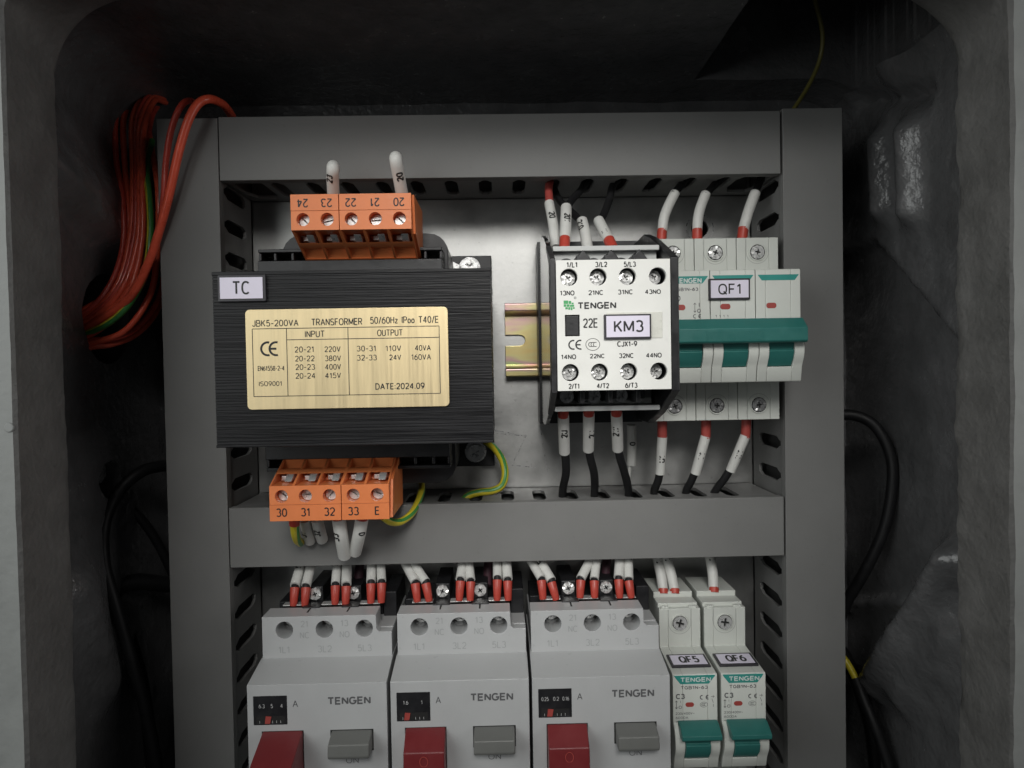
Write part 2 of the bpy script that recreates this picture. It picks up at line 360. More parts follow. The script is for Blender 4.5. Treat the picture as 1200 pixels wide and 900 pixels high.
def screw(x, z, r, h, parent, kind='cross', m_='zinc', rot=None, name='screw', depth=2.0):
    """A screw seen end on: domed head with a real recess, over a backing disc."""
    rot = random.uniform(0, 1.5) if rot is None else rot; mb = MB()
    rec = plus(x, z, r * (.40 if kind == 'star' else .62), r * (.12 if kind == 'star' else .17), rot) if kind != 'slot' else slotp(x, z, r * .93, r * .13, rot)
    if kind == 'star':      # serrated washer head: tilted facets round a recessed middle
        n = 18; o = len(mb.v); hs_ = [random.uniform(-.55, -.05) if k % 2 else random.uniform(-.3, .25) for k in range(n)]
        for k in range(n):
            a = 2 * math.pi * k / n + rot; c_, s_ = math.cos(a), math.sin(a); q = r * (1.0 if k % 2 else .93)
            mb.v += [(x + r * .52 * c_, z + r * .52 * s_, h - .25 + hs_[k] * .3), (x + q * c_, z + q * s_, h - .2 + hs_[k]), (x + q * c_, z + q * s_, h - 1.4)]
        for k in range(n):
            a, b = o + 3 * k, o + 3 * ((k + 1) % n)
            for f in ((a, a + 1, b + 1), (a, b + 1, b), (a + 1, a + 2, b + 2, b + 1)): mb.f.append(f); mb.mi.append(0)
        mb.sheet(circle(x, z, r * .56, 20), h - .9, h, [rec])
    else: mb.sheet(circle(x, z, r, 28), h - .9, h, [rec])
    mb.ring(x, z, r * .5, r * .92, h - max(depth, 2.4), h - .95, 24); mb.cyl(x, z, r * .49, h - max(depth, 2.4), h - 2.0, 20)
    return mb.build(name, m_, parent, angle=25)

# ------------------------------------------------------------------ the casting round the panel
def rring(x0, x1, z0, z1, r, nz=110, nx=120, nc=12):
    p = []
    for k in range(nz): p.append((x0, z1 - r + (z0 - z1 + 2 * r) * k / nz))
    for k in range(nc): a = math.pi + math.pi / 2 * k / nc; p.append((x0 + r + r * math.cos(a), z0 + r + r * math.sin(a)))
    for k in range(nx): p.append((x0 + r + (x1 - x0 - 2 * r) * k / nx, z0))
    for k in range(nc): a = -math.pi / 2 + math.pi / 2 * k / nc; p.append((x1 - r + r * math.cos(a), z0 + r + r * math.sin(a)))
    for k in range(nz): p.append((x1, z0 + r + (z1 - z0 - 2 * r) * k / nz))
    for k in range(nc): a = math.pi / 2 * k / nc; p.append((x1 - r + r * math.cos(a), z1 - r + r * math.sin(a)))
    for k in range(nx): p.append((x1 - r - (x1 - x0 - 2 * r) * k / nx, z1))
    for k in range(nc): a = math.pi / 2 + math.pi / 2 * k / nc; p.append((x0 + r + r * math.cos(a), z1 - r + r * math.sin(a)))
    return p
XL, XR, ZT, ZB = -157.0, 170.0, 134.0, -215.0
CL, CR, CT, CB = -175.0, 185.0, 138.0, -225.0
def ridge(q, A, B, r):
    a, b = Vector(A), Vector(B); d = b - a; t = max(0, min(1, (q - a).dot(d) / max(1e-6, d.length_squared)))
    return math.exp(-((q - a - d * t).length / r) ** 2)
def smooth01(t): t = max(0, min(1, t)); return t * t * (3 - 2 * t)
RW = lambda a, b: wall_at(a, b, CR)
LW = lambda a, b: wall_at(a, b, CL)
RB_ = [RW(990, 296), RW(1044, 284), RW(1128, 378)]
def bulge(x, z, h):
    q = Vector((h, z)); e = 0.0
    if x > CR - 6:
        zb = float('nan'); B = RB_
        if q.x <= B[1][0]: zb = B[0][1] + (B[1][1] - B[0][1]) * (q.x - B[0][0]) / (B[1][0] - B[0][0])
        else: zb = B[1][1] + (B[2][1] - B[1][1]) * (q.x - B[1][0]) / (B[2][0] - B[1][0])
        e += 9 * smooth01((q.y - zb) / 5 + .5)
        e += 7 * ridge(q, RW(1058, 165), RW(1058, 245), 6) + 8 * ridge(q, RW(1096, 155), RW(1094, 245), 7)
        e += 5 * ridge(q, RW(1082, 70), RW(1080, 98), 8) + 4 * ridge(q, RW(1034, 72), RW(1032, 108), 4)
        e -= 6 * ridge(q, RW(1036, 118), RW(1112, 110), 4)
        e += 13 * ridge(q, RW(1128, 655), RW(1035, 800), 8) + 7 * ridge(q, RW(1118, 745), RW(1062, 815), 9)
        e -= 5 * ridge(q, RW(1000, 708), RW(1062, 706), 4)
    elif x < CL + 6:
        e += 9 * smooth01((0 - ((q.x - 22) * .55 - (q.y - 52)) + 6) / 12) * smooth01((q.x - 2) / 14) * smooth01((105 - q.y) / 30)
        e += 7 * ridge(q, LW(92, 690), LW(120, 800), 12)
    return e
def casting():
    t = thing('cast_housing', 'dark grey painted rough casting whose recess surrounds the wiring panel', 'housing', (0, -40, -32))
    def jag(p, h, amp, seed):
        r = []
        for x, z in p:
            k = amp * (1.0 if x > 100 else .35)
            n = noise.noise(Vector((seed, z * .035 + x * .03, h * .06))) * .9 + noise.noise(Vector((seed + 5, z * .16 + x * .1, h * .2))) * .45 + noise.noise(Vector((seed + 9, z * .5 + x * .4, h * .5))) * .2
            r.append((x + (k * n if abs(x - 6) > 120 else 0), z + (k * n if z > 110 else 0), h))
        return r
    def loft(rings):
        mb = MB(); n = len(rings[0])
        for r in rings: mb.v += r
        for i in range(len(rings) - 1):
            for j in range(n):
                a, b = i * n + j, i * n + (j + 1) % n; mb.f.append((a, b, b + n, a + n)); mb.mi.append(0)
        return mb
    op = lambda o=0, r=30, dz=0: rring(XL - o, XR + o, ZB - o, ZT + o - dz, r)  # dz lowers the unseen top edge, shaped to shade the top duct
    e1 = jag(op(1.2, 5, 11), 112, .9, 3)
    loft([[(x, z, 90) for x, z in rring(-330, 345, -360, 300, 8)], [(x, z, 112) for x, z in rring(-330, 345, -360, 300, 8)], e1]).build('front_face', 'face', t, recalc=False)
    rings = [e1]
    for k in range(13):
        h = 111.2 - 26 * k / 12; p = op(0 if k < 12 else .4, 5 + 25 * k / 12, 11 * (1 - k / 12))
        rings.append(jag(p, h, .8 + 1.6 * max(0, (k - 8) / 4), 1.5))
    rings.append([(x, z, 83.5) for x, z in op(3)]); rings.append([(x, z, 83) for x, z in op(14, 32)])
    rm = loft(rings); rm.build('opening_rim', 'rim', t, recalc=False)
    # cavity walls: a dense skin pushed in and out by cast bosses, ribs and roughness
    rings = []; HS = [86, 85.5] + [84 - 2.0 * k for k in range(58)]
    for h in HS:
        r = []
        for x, z in rring(CL, CR, CB, CT, 26, 150, 130):
            e = bulge(x, z, h) + 1.6 * noise.noise(Vector((x * .03, z * .03, h * .03))) + .55 * noise.noise(Vector((x * .13, z * .13, h * .13))) + .3 * noise.noise(Vector((x * .3, z * .3, h * .3)))
            if z > CT - 3: r.append((x, z - e * .5, h))
            elif z < CB + 3: r.append((x, z + e, h))
            else: r.append((x - math.copysign(e, x), z, h))
        rings.append(r)
    mb = loft(rings)
    n = len(rings[0]); mb.f.append(tuple((len(rings) - 1) * n + j for j in range(n))); mb.mi.append(0)
    # holes through the walls: two in the left wall, one large window in the ceiling
    hA = LW(112, 388); hB = LW(129, 562)
    holes = [('L', 24, 24.5, 19, 20), ('L', hB[0], hB[1], 9.5, 8.5), ('T', 146, 40, 49, 42)]
    def inside(c, hole):
        s, a, b, ra, rb = hole
        if s == 'L': return c[0] < CL + 14 and abs(c[0] - CL) < 16 and ((c[2] - a) / ra) ** 2 + ((c[1] - b) / rb) ** 2 < 1
        return c[1] > CT - 6 and abs(c[0] - a) < ra and abs(c[2] - b) < rb
    F = []; cut = []
    for f in mb.f:
        if len(f) > 4: F.append(f); continue
        c = [sum(mb.v[i][k] for i in f) / 4 for k in range(3)]
        (cut if any(inside(c, q) for q in holes) else F).append(f)
    edge = {}
    for f in cut:
        for i in range(4):
            k = frozenset((f[i], f[(i + 1) % 4])); edge[k] = edge.get(k, 0) + 1
    border = [tuple(k) for k, c in edge.items() if c == 1]
    for i in {i for b in border for i in b}:
        x, z, h = mb.v[i]
        for s, a, b, ra, rb in holes:
            if s == 'L' and x < CL + 16 and abs(math.hypot((h - a) / ra, (z - b) / rb) - 1) < .45:
                d = math.hypot((h - a) / ra, (z - b) / rb); mb.v[i] = (x, b + (z - b) / d, a + (h - a) / d)
    mb.f = F; mb.mi = [0] * len(F); new = {}
    for a, b in border:
        for i in (a, b):
            if i not in new:
                x, z, h = mb.v[i]; new[i] = len(mb.v); mb.v.append((x - 30, z, h) if x < CL + 16 else (x, z + 95, h))
        mb.f.append((a, b, new[b], new[a])); mb.mi.append(0)
    mb.build('cavity_wall', 'cast', t, angle=60)
    b = MB(); c = at(137, 557, 18)
    bx = CL - 6; b.add([], [])
    b.sheet([(hB[1] + 3 + 5 * math.cos(k * math.pi / 3), hB[0] - 2 + 5 * math.sin(k * math.pi / 3)) for k in range(6)], bx - 4, bx + 1, ax='zh'); b.build('bolt', 'zincd', t, bevel=.5)
    MB().box(CL - 60, CL - 22, -90, 90, -20, 80).build('pocket_wall', 'cast', t); MB().box(60, 230, CT + 92, CT + 104, -20, 110).build('pocket_wall', 'cast', t)
    k = MB(); q = at(11, 501, 112); k.cyl(q[0], q[1], 1.6, 108, 112.5); k.build('rim_stud', 'face', t, bevel=.4)
casting()

# ------------------------------------------------------------------ mounting plate, ducts, rail
hx, hz = at(820, 268, 0)
t = thing('mounting_plate', 'galvanised steel sheet carrying the rails, the wiring ducts and every device', 'mounting plate', (2, -60, -2))
MB().sheet(rect(-139, 146, -212, 104), -2, 0, [circle(hx, hz, 4.2)]).build('sheet', 'plate', t)
MB().ring(hx, hz, 6.4, 6.9, 0, .12).build('punch_ring', 'zincd', t)
mb = MB()
for a, b in (((577, 504), (602, 508)), ((617, 509), (600, 545)), ((600, 545), (628, 548)), ((633, 500), (642, 556)), ((585, 508), (618, 511))):
    p, q = at(*a, 0), at(*b, 0); bar(mb, p[0], p[1], q[0], q[1], .34, .05)
mb.build('scratch', 'zincd', t, flat=True, recalc=False)
for o in ((-130, 98), (138, 98), (-130, -205), (138, -205)): screw(o[0], o[1], 4, 1.5, t, name='plate_screw')
for q in ((-120, 90), (-120, -190), (130, 90), (130, -190)):
    MB().box(q[0] - 5, q[0] + 5, q[1] - 5, q[1] + 5, -31, -2.1).build('standoff', 'zincd', t)

def finger(u, neck=39):
    return [(u - 2.9, 13), (u - 1.4, 9.5), (u + 1.4, 9.5), (u + 2.9, 13), (u + 2.9, 31), (u + 1.2, 34.5), (u + 1.2, neck), (u - 1.2, neck), (u - 1.2, 34.5), (u - 2.9, 31)]
def duct(label, vertical, a0, a1, b0, b1, first, pitch, cut=()):
    base = ((b0 + b1) / 2, a0, 0) if vertical else ((a0 + a1) / 2, b0, 0)
    t = thing('cable_duct', label, 'cable duct', base, 'slotted grey cable ducts framing the devices')
    ax = 'zh' if vertical else 'xh'; us = []
    u = first
    while u < a1 - 5:
        if u > a0 + 5: us.append(u)
        u += pitch
    mid = (a0 + a1) / 2
    B = lambda m_, p, q, r, s, h0, h1: m_.box(r, s, p, q, h0, h1) if vertical else m_.box(p, q, r, s, h0, h1)
    B(MB(), a0 + .2, a1 - .2, b0 + .6, b1 - .6, .3, 2).build('base', 'ductw', t)
    for n0, n1 in ((b0 + .6, b0 + 2.0), (b1 - 2.0, b1 - .6)):
        MB().sheet(rect(a0 + .2, a1 - .2, .3, 40), n0, n1, [finger(u) for u in us if not any(p[0] - 4 < u < p[1] + 4 for p in cut)] + [[(p[0], 17), (p[0] + 3, 8), (p[1] - 2, 7), (p[1], 12), (p[1], 37), (p[0] + 3, 37), (p[0], 30)] for p in cut], ax=ax).build('side_wall', 'ductw', t)
    c = MB(); B(c, a0, a1, b0, b1, 40.3, 42); B(c, a0, a1, b0, b0 + .55, 36.8, 40.25); B(c, a0, a1, b1 - .55, b1, 36.8, 40.25)
    c.build('cover', 'duct', t, bevel=.35)
    return t
dl = duct('tall grey slotted duct on the left with red wires passing over its top', True, -213, 106.8, -142, -116.6, -206, 14.2)
dr = duct('tall grey slotted duct on the right beside the three pole breaker', True, -213, 108.2, 122.6, 148.3, -206, 14.2)
dt = duct('short horizontal grey duct across the top under the dark ceiling', False, -116.2, 121.6, 80.6, 107.2, -110.5, 15.1, cut=((-114.5, -101), (106.5, 120.3)))
dm = duct('horizontal grey duct across the middle below the transformer', False, -116.2, 121.8, -83.5, -58, -112, 14.35)

def rail(label, x0, x1, zc, slots):
    t = thing('din_rail', label, 'mounting rail', ((x0 + x1) / 2, zc, 0), 'yellow zinc mounting rails')
    mb = MB(); W2 = 17.5; In = 12.5
    pr = [(-W2, 6.5), (-In, 6.5), (-In, .3), (In, .3), (In, 6.5), (W2, 6.5), (W2, 7.5), (In - 1, 7.5), (In - 1, 1.3), (-In + 1, 1.3), (-In + 1, 7.5), (-W2, 7.5)]
    # web with its slots, then the two rolled flanges
    hs = []; out = [(x0, zc - In + 1)]
    s0 = slots[0]
    out = [(x0, zc - In + 1), (x1, zc - In + 1), (x1, zc + In - 1), (x0, zc + In - 1), (x0, zc + 2.6)] + [(s0 + 2.6 * math.sin(a), zc + 2.6 * math.cos(a)) for a in [k * math.pi / 8 for k in range(9)]] + [(x0, zc - 2.6)]
    for s in slots[1:]: hs.append(rrect(s - 9, s + 2.6, zc - 2.6, zc + 2.6, 2.55))
    mb.sheet(out, .3, 1.3, hs)
    for sg in (-1, 1):
        p = [(zc + sg * (In - 1), .3), (zc + sg * In, .3), (zc + sg * (In + 1.8), 6.5), (zc + sg * W2, 6.5), (zc + sg * W2, 7.1), (zc + sg * (W2 - .4), 7.5), (zc + sg * (In + 1.5), 7.5), (zc + sg * (In + .9), 7.0), (zc + sg * (In - 1), 1.3)]
        mb.sheet(p, x0, x1, ax='zh')
    mb.build('profile', 'rainbow', t, bevel=.3)
    return t
zr = 12.9
sx = at(609, 400, 1.3)[0]
rail('short yellow zinc rail showing between transformer and contactor', at(592, 398, 7)[0], 121, zr, [sx, sx + 18, sx + 36, sx + 54, sx + 72, sx + 90])

# ------------------------------------------------------------------ control transformer
def transformer():
    t = thing('transformer', 'black laminated control transformer with a brass nameplate and orange terminals', 'transformer', (-52, 4, 0))
    X0, X1, Z0, Z1, H = -101.4, -2.6, -26.9, 35.5, 90.0
    pr = [(Z0, 14)]; z = Z0
    rnd = random.Random(3)
    while z < Z1 - .8:
        w = rnd.choice((.5, .5, .75, 1.0, 1.0, 1.25)); w = min(w, Z1 - z); off = rnd.uniform(-.16, .06)
        pr += [(z + .02, H + off), (z + w - .12, H + off), (z + w - .12, H - .45 + off), (z + w, H - .45)]; z += w
    pr += [(Z1, H), (Z1, 14)]
    core = MB(); core.sheet(pr, X0, X1, ax='zh'); co = core.build('core', 'core', t, flat=True)
    # end frames in front of the first and last lamination
    f = MB(); f.box(X0 - .2, X1 + .1, Z1 - 1.2, Z1 + .15, 12, H + .25); f.box(X0 - .2, X1 + .1, Z0 - .15, Z0 + .8, 12, H + .25); f.build('clamp_frame', 'core', co, bevel=.3)
    # nameplate
    z5 = Zm(250, 340, 4.0); HP = 91.0
    np_ = MB(); np_.sheet(rrect(-89.8, -18.0, -13.6, 22.0, 1.6), 90.25, HP); plate = np_.build('nameplate', 'brass', t, bevel=.15)
    L = MB(); hh = HP + .04
    for s, b in (('JBK5-200VA', (183, 139, 398, 170)), ('TRANSFORMER', (460, 132, 697, 165)), ('50/60Hz IPoo T40/E', (735, 123, 1055, 156)),
                 ('INPUT', (429, 190, 522, 221)), ('OUTPUT', (768, 184, 888, 215)), ('20-21', (381, 264, 472, 292)), ('220V', (521, 263, 596, 290)),
                 ('20-22', (383, 307, 474, 334)), ('380V', (523, 306, 598, 333)), ('20-23', (385, 347, 476, 374)), ('400V', (524, 346, 598, 373)),
                 ('20-24', (385, 388, 478, 415)), ('415V', (524, 387, 598, 413)), ('30-31', (672, 260, 763, 287)), ('110V', (807, 259, 880, 286)), ('40VA', (945, 257, 1019, 284)),
                 ('32-33', (673, 303, 766, 330)), ('24V', (825, 302, 880, 328)), ('160VA', (928, 300, 1020, 327)), ('EN61558-2-4', (209, 355, 333, 378)), ('ISO9001', (214, 427, 322, 450))):
        text(L, s, z5.box(*b, hh), hh, bold=.006)
    text(L, 'DATE:2024.09', z5.box(760, 435, 990, 465, hh), hh, bold=.012)
    q = lambda X, Y: at(*z5.p(X, Y), hh)
    x0, zt = q(182, 182); x1, _ = q(1058, 168); _, zb = q(190, 500); zt = (zt + q(1058, 168)[1]) / 2; zb = (zb + q(1066, 483)[1]) / 2
    xa = q(346, 330)[0]; xb = q(634, 330)[0]; zl = (q(346, 232)[1] + q(1058, 222)[1]) / 2
    for a in ((x0, zt, x1, zt), (x0, zb, x1, zb), (x0, zb, x0, zt), (x1, zb, x1, zt), (xa, zb, xa, zt), (xb, zb, xb, zt), (xa, zl, x1, zl)): bar(L, *a, .26, hh)
    b = z5.box(220, 240, 306, 310, hh); ce_mark(L, *b, hh, .75)
    ink(L, 'lettering', 'ink', plate)
    # TC tag in its frame
    f = MB(); f.sheet(rrect(-99.1, -82.2, 24.9, 34.3, .4), 90.3, 91.3); fr = f.build('tag_frame', 'holder', t, bevel=.2)
    f = MB(); f.box(-98.2, -83.2, 25.9, 33.4, 91.3, 91.55); f.build('tag', 'label', fr)
    L = MB(); text(L, 'TC', (-93.9, -87.6, 27.3, 32.1), 91.6, bold=.006); ink(L, 'lettering', 'ink', fr)
    # bobbin with its two flanged ledges, above and below the core
    for sg, zc, x0, x1 in ((1, 35.5, -96.2, -22.2), (-1, -27.0, -95.0, -20.5)):
        k = lambda a: zc + sg * a; b = MB()
        b.box(x0, x1, *sorted((k(0), k(13.6))), 30, 45)
        b.box(x0, x1, *sorted((k(.3), k(8.8))), 45.2, 57.5)
        b.box(x0, x1, *sorted((k(12.2), k(13.6))), 45.2, 56.5)
        for xx in (x0, x0 + 6.0, x0 + 13, x1 - 15, x1 - 7.5, x1 - 1.2): b.box(xx, xx + 1.2, *sorted((k(9), k(12.1))), 45.2, 55.8)
        b.sheet(rrect(x0 + 6, x1 + 1.5, *sorted((k(-2), k(21.5))), 8), 16, 44)
        b.build('bobbin_flange', 'blackp', t, bevel=.35)
    # feet with their screws
    for nm, x, z, (sx_, sz_), r in (('mounting_foot', (-28, -2.8), (34, 53.4), (550, 313), 0), ('mounting_foot', (-28, -3.0), (-47.2, -27.4), (557, 530), 0)):
        f = MB(); f.box(x[0], x[1], z[0], z[1], .5, 5); fo = f.build(nm, 'blackp', t, bevel=.4)
        sx2, sz2 = at(sx_, sz_, 9); w = MB(); w.ring(sx2, sz2, 2.2, 5.2, 5.05, 6.2); w.build('washer', 'zincd', fo, bevel=.2)
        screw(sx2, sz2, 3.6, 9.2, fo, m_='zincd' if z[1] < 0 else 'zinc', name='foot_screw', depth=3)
    f = MB(); p = [at(531, 307, 5.2), at(542, 312.5, 5.2), at(531, 318, 5.2)]; f.sheet([p[0], p[2], p[1]], 5.1, 6.0); f.build('earth_tab', 'zinc', t)
    for x in ((-101, -88),):
        for z in ((34, 50), (-46, -27.4)): MB().box(*x, *z, .5, 5).build('mounting_foot', 'blackp', t, bevel=.4)
    MB().box(-94, -12, -26, 35, .6, 14).build('base_frame', 'blackp', t)
    # orange terminal blocks
    def block(x0, sg, zi, names, cut, lab):
        k = lambda a: zi + sg * a        # distance outward from the core
        P = 9.05; n = 5; x1 = x0 + n * P; HF = 75.0
        body = MB()
        body.box(x0, x1, *sorted((k(1.2), k(13.4))), 46, 62)
        for c0, c1 in ((0, cut), (cut, n)):
            a, e = x0 + c0 * P + (.15 if c0 else 0), x0 + c1 * P - (.15 if c1 < n else 0)
            hs = [circle(x0 + (i + .5) * P, k(4.0), 2.45) for i in range(c0, c1)]
            body.sheet(rect(a, e, *sorted((k(0), k(7.2)))), 62.1, HF, hs)
            body.sheet(rect(a, e, *sorted((k(7.3), k(13.4)))), 62.1, HF + .1)
        # sloping windowed apron towards the core
        for i in range(n + 1):
            x = x0 + i * P; w = .55 if i in (0, n, cut) else .45
            xa_, xb_ = max(x0, x - w), min(x1, x + w)
            body.sheet([(k(-.05), HF - .4), (k(-8.9), 54.5), (k(-8.9), 46), (k(-.05), 46)], xa_, xb_, ax='zh')
        sl = lambda a, d=0: (k(-a), HF - .4 - a * 20 / 8.9 - d)
        body.sheet([sl(3.4), sl(4.6), sl(4.6, 5), sl(3.4, 5)], x0 + .1, x1 - .1, ax='zh')
        body.sheet([sl(8.0), sl(8.9), (k(-8.9), 47), (k(-8.0), 47)], x0 + .1, x1 - .1, ax='zh')
        body.sheet([(k(-2.2), 60.5), (k(-8.1), 56.2), (k(-8.1), 46.5), (k(-2.2), 46.5)], x0 + .1, x1 - .1, ax='zh')
        body.sheet([(k(-.05), 62), (k(-2.1), 61.5), (k(-2.1), 46.5), (k(-.05), 46.5)], x0 + .1, x1 - .1, ax='zh')
        # right end plate standing back from the front
        body.sheet([(k(13.2), 73), (k(13.2), 44), (k(-9), 44), (k(-9), 50), (k(-1), 70)], x1 + .05, x1 + 1.0, ax='zh')
        tb = body.build('terminal_block', 'orange', t, bevel=.22, label=lab)
        L = MB()
        for i, s in enumerate(names): textc(L, s, x0 + (i + .5) * P, k(10.1), 3.3, HF + .16, rot180=sg > 0, bold=.008, stretch=.92)
        ink(L, 'lettering', 'ink', tb)
        for i in range(n):
            screw(x0 + (i + .5) * P, k(4.0), 2.2, 71.3, tb, 'slot', 'zinc', rot=random.uniform(-.9, 1.3), name='terminal_screw', depth=4)
            c = MB(); cx = x0 + (i + .5) * P
            c.sheet([sl(1.0, 1.6), sl(3.2, .3), sl(3.2, 7), sl(1.0, 7)], cx - .1, cx + 2.7, ax='zh'); c.box(cx - 2.6, cx + 1.2, *sorted((k(-.6), k(-2.4))), 60, 65.5)
            c.build('clamp', 'zinc', tb, bevel=.2)
    block(-77.4, 1, 52.9, ['24', '23', '22', '21', '20'], 2, 'upper orange terminal block numbered 20 to 24 upside down')
    block(-88.1, -1, -43.6, ['30', '31', '32', '33', 'E'], 3, 'lower orange terminal block numbered 30 to 33 and E')
transformer()

# ------------------------------------------------------------------ contactor KM3
def contactor():
    t = thing('contactor', 'white faced contactor tagged KM3 with eight terminal screws in a black case', 'contactor', (41, 14.5, 7.6))
    X0, X1, Z0, Z1, HF = 20.8, 61.6, -8.8, 37.7, 92.0
    z6 = Zm(640, 270, 4.088)
    sx = [25.4, 35.8, 46.3, 57.1]
    hs = [circle(x, z, 3.05, 32) for x in sx for z in (31.6, -2.35)]
    bx = z6.box(91, 405, 161, 507, HF); hs.append(rect(*bx))
    f = MB(); f.sheet(rect(X0, X1, Z0, Z1), 90.2, HF, hs); panel = f.build('front_panel', 'white', t, bevel=.25)
    b = MB(); b.sheet(rrect(bx[0] + .25, bx[1] - .25, bx[2] + .25, bx[3] - .25, .3), 82, HF - .5); b.build('plunger', 'blackp', t, bevel=.3)
    # black case: base, core body and two profiled side cheeks
    c = MB(); c.box(18.2, 65.0, -26.0, 56.5, 7.7, 22); c.box(21.0, 61.4, -8.0, 37, 22.1, 81.9); c.sheet(rect(21.0, 61.4, -8.6, 37.5), 82, 90.1, [circle(x, z, 3.12, 32) for x in sx for z in (31.6, -2.35)]); c.build('case', 'blackp', t, bevel=.5)
    ch = [(Z0 - .8, 91.2), (Z1 + .8, 91.2), (47, 70), (51.5, 58), (55, 45), (55, 22.1), (-24.5, 22.1), (-24.5, 48), (-19, 68)]
    c = MB(); c.sheet(ch, 61.9, 64.9, ax='zh'); c.build('side_cheek', 'blackp', t, bevel=.5)
    c = MB(); c.sheet([(p[0], min(p[1], 82)) for p in ch], 18.9, 20.4, ax='zh'); c.build('side_cheek', 'gloss', t)
    c = MB(); c.sheet([(Z0 - .8, 91.2), (Z1 + .8, 91.2), (46.5, 71), (44.5, 71), (36.5, 86), (-7.5, 86), (-17.0, 69), (-19, 68)], 18.7, 20.65, ax='zh'); c.build('case_edge', 'blackp', t, bevel=.25)
    # terminal galleries above and below
    w = MB()
    w.box(21, 61.2, 37.9, 46.5, 24, 62); w.box(21, 61.2, 43.3, 45.2, 62.1, 77); w.box(21.4, 60.8, 37.95, 43.2, 62.1, 74)
    w.build('terminal_housing', 'shelfw', t, bevel=.25); w = MB()
    w.box(21, 61.2, -18.0, -9, 24, 60); w.box(21, 61.2, -17.3, -15.4, 60.1, 75)
    w.build('terminal_housing', 'shelfw', t, bevel=.25)
    for x in (30.6, 41.0, 51.4):
        k = MB(); k.sheet([(x - 1.6, 37.9), (x + 4.6, 37.9), (x + 2.6, 40.8), (x + .8, 42.6), (x - .6, 40.6), (x - 1.6, 40.6)], 74.1, 84); k.cyl(x - 4.6, 37.6, 3.2, 74.1, 76); k.build('phase_barrier', 'blackp', t, bevel=.3)
        k = MB(); k.box(x - .8, x + .8, -14.0, -9.1, 60.2, 83); k.box(x + .8, x + 3.0, -12.6, -9.1, 60.2, 80); k.build('phase_barrier', 'blackp', t, bevel=.3)
    for x in (25.4, 35.8, 46.3):
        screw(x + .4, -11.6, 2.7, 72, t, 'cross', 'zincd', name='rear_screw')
    for i, x in enumerate(sx):
        for z in (31.6, -2.35):
            screw(x - (.5 if i == 3 else .1), z, 2.75, 88.6 if i < 3 else 87.4, t, 'star', 'zinc', name='terminal_screw', depth=3)
    # print
    L = MB(); hh = HF + .05
    T = lambda s, b, bold=.020: text(L, s, z6.box(*b, hh), hh, bold=bold)
    for s, b in (('1/L1', (97, 151, 151, 178)), ('3/L2', (234, 150, 293, 176)), ('5/L3', (371, 149, 430, 175)), ('13NO', (66, 288, 136, 312)), ('21NC', (202, 286, 274, 310)),
                 ('31NC', (343, 283, 416, 307)), ('43NO', (473, 282, 550, 305)), ('CJX1-9', (340, 530, 437, 557)), ('14NO', (71, 594, 144, 618)), ('22NC', (209, 591, 281, 613)),
                 ('32NC', (348, 588, 420, 612)), ('44NO', (478, 586, 554, 610)), ('2/T1', (107, 734, 161, 760)), ('4/T2', (242, 732, 302, 757)), ('6/T3', (378, 729, 438, 755))): T(s, b)
    T('TENGEN', (150, 343, 336, 376), .03); T('22E', (176, 421, 249, 467), .008)
    ce_mark(L, *z6.box(106, 524, 172, 572, hh), hh, .5)
    cx0, cx1, cz0, cz1 = z6.box(190, 518, 257, 575, hh); cx, cz = (cx0 + cx1) / 2, (cz0 + cz1) / 2
    arc(L, cx, cz, (cx1 - cx0) / 2, 0, 360, .18, hh, 40, (cz1 - cz0) / 2)
    for d in (-.75, .1, .95): arc(L, cx + d, cz, .75, 60, 300, .22, hh + .004)
    rx0, rx1, rz0, rz1 = z6.box(132, 316, 146, 330, hh); arc(L, (rx0 + rx1) / 2, (rz0 + rz1) / 2, .38, 0, 360, .1, hh); textc(L, 'R', (rx0 + rx1) / 2, (rz0 + rz1) / 2, .4, hh)
    ink(L, 'lettering', 'ink', panel)
    G = MB()
    for X0_, Y0_, X1_, Y1_ in ((84, 336, 106, 352), (84, 354, 96, 366), (98, 354, 112, 366), (108, 338, 120, 352), (114, 356, 134, 366), (92, 368, 104, 378), (106, 368, 116, 380), (118, 368, 126, 382), (128, 368, 137, 376), (122, 346, 132, 354)):
        u0, u1, v0, v1 = z6.box(X0_, Y0_, X1_, Y1_, hh); G.add([(u0, v0, hh), (u1, v0, hh), (u1, v1, hh), (u0, v1, hh)], [(0, 1, 2, 3)])
    ink(G, 'emblem', 'green', panel)
    u0, u1, v0, v1 = z6.box(290, 392, 557, 517, hh); r = MB(); r.box(u0, u1, v0, v1, HF - .5, HF + .25); r.build('marker_window', 'clear', t, bevel=.15)
    u0, u1, v0, v1 = z6.box(275, 402, 502, 521, hh); r = MB(); r.sheet(rrect(u0, u1, v0, v1, .3), HF + .26, HF + 1.1); fr = r.build('tag_frame', 'holder', t, bevel=.2)
    u0, u1, v0, v1 = z6.box(286, 410, 493, 511, hh); r = MB(); r.box(u0, u1, v0, v1, HF + 1.1, HF + 1.3); r.build('tag', 'label', fr)
    L = MB(); text(L, 'KM3', z6.box(324, 430, 467, 488, HF + 1.3), HF + 1.36, bold=.010); ink(L, 'lettering', 'ink', fr)
contactor()

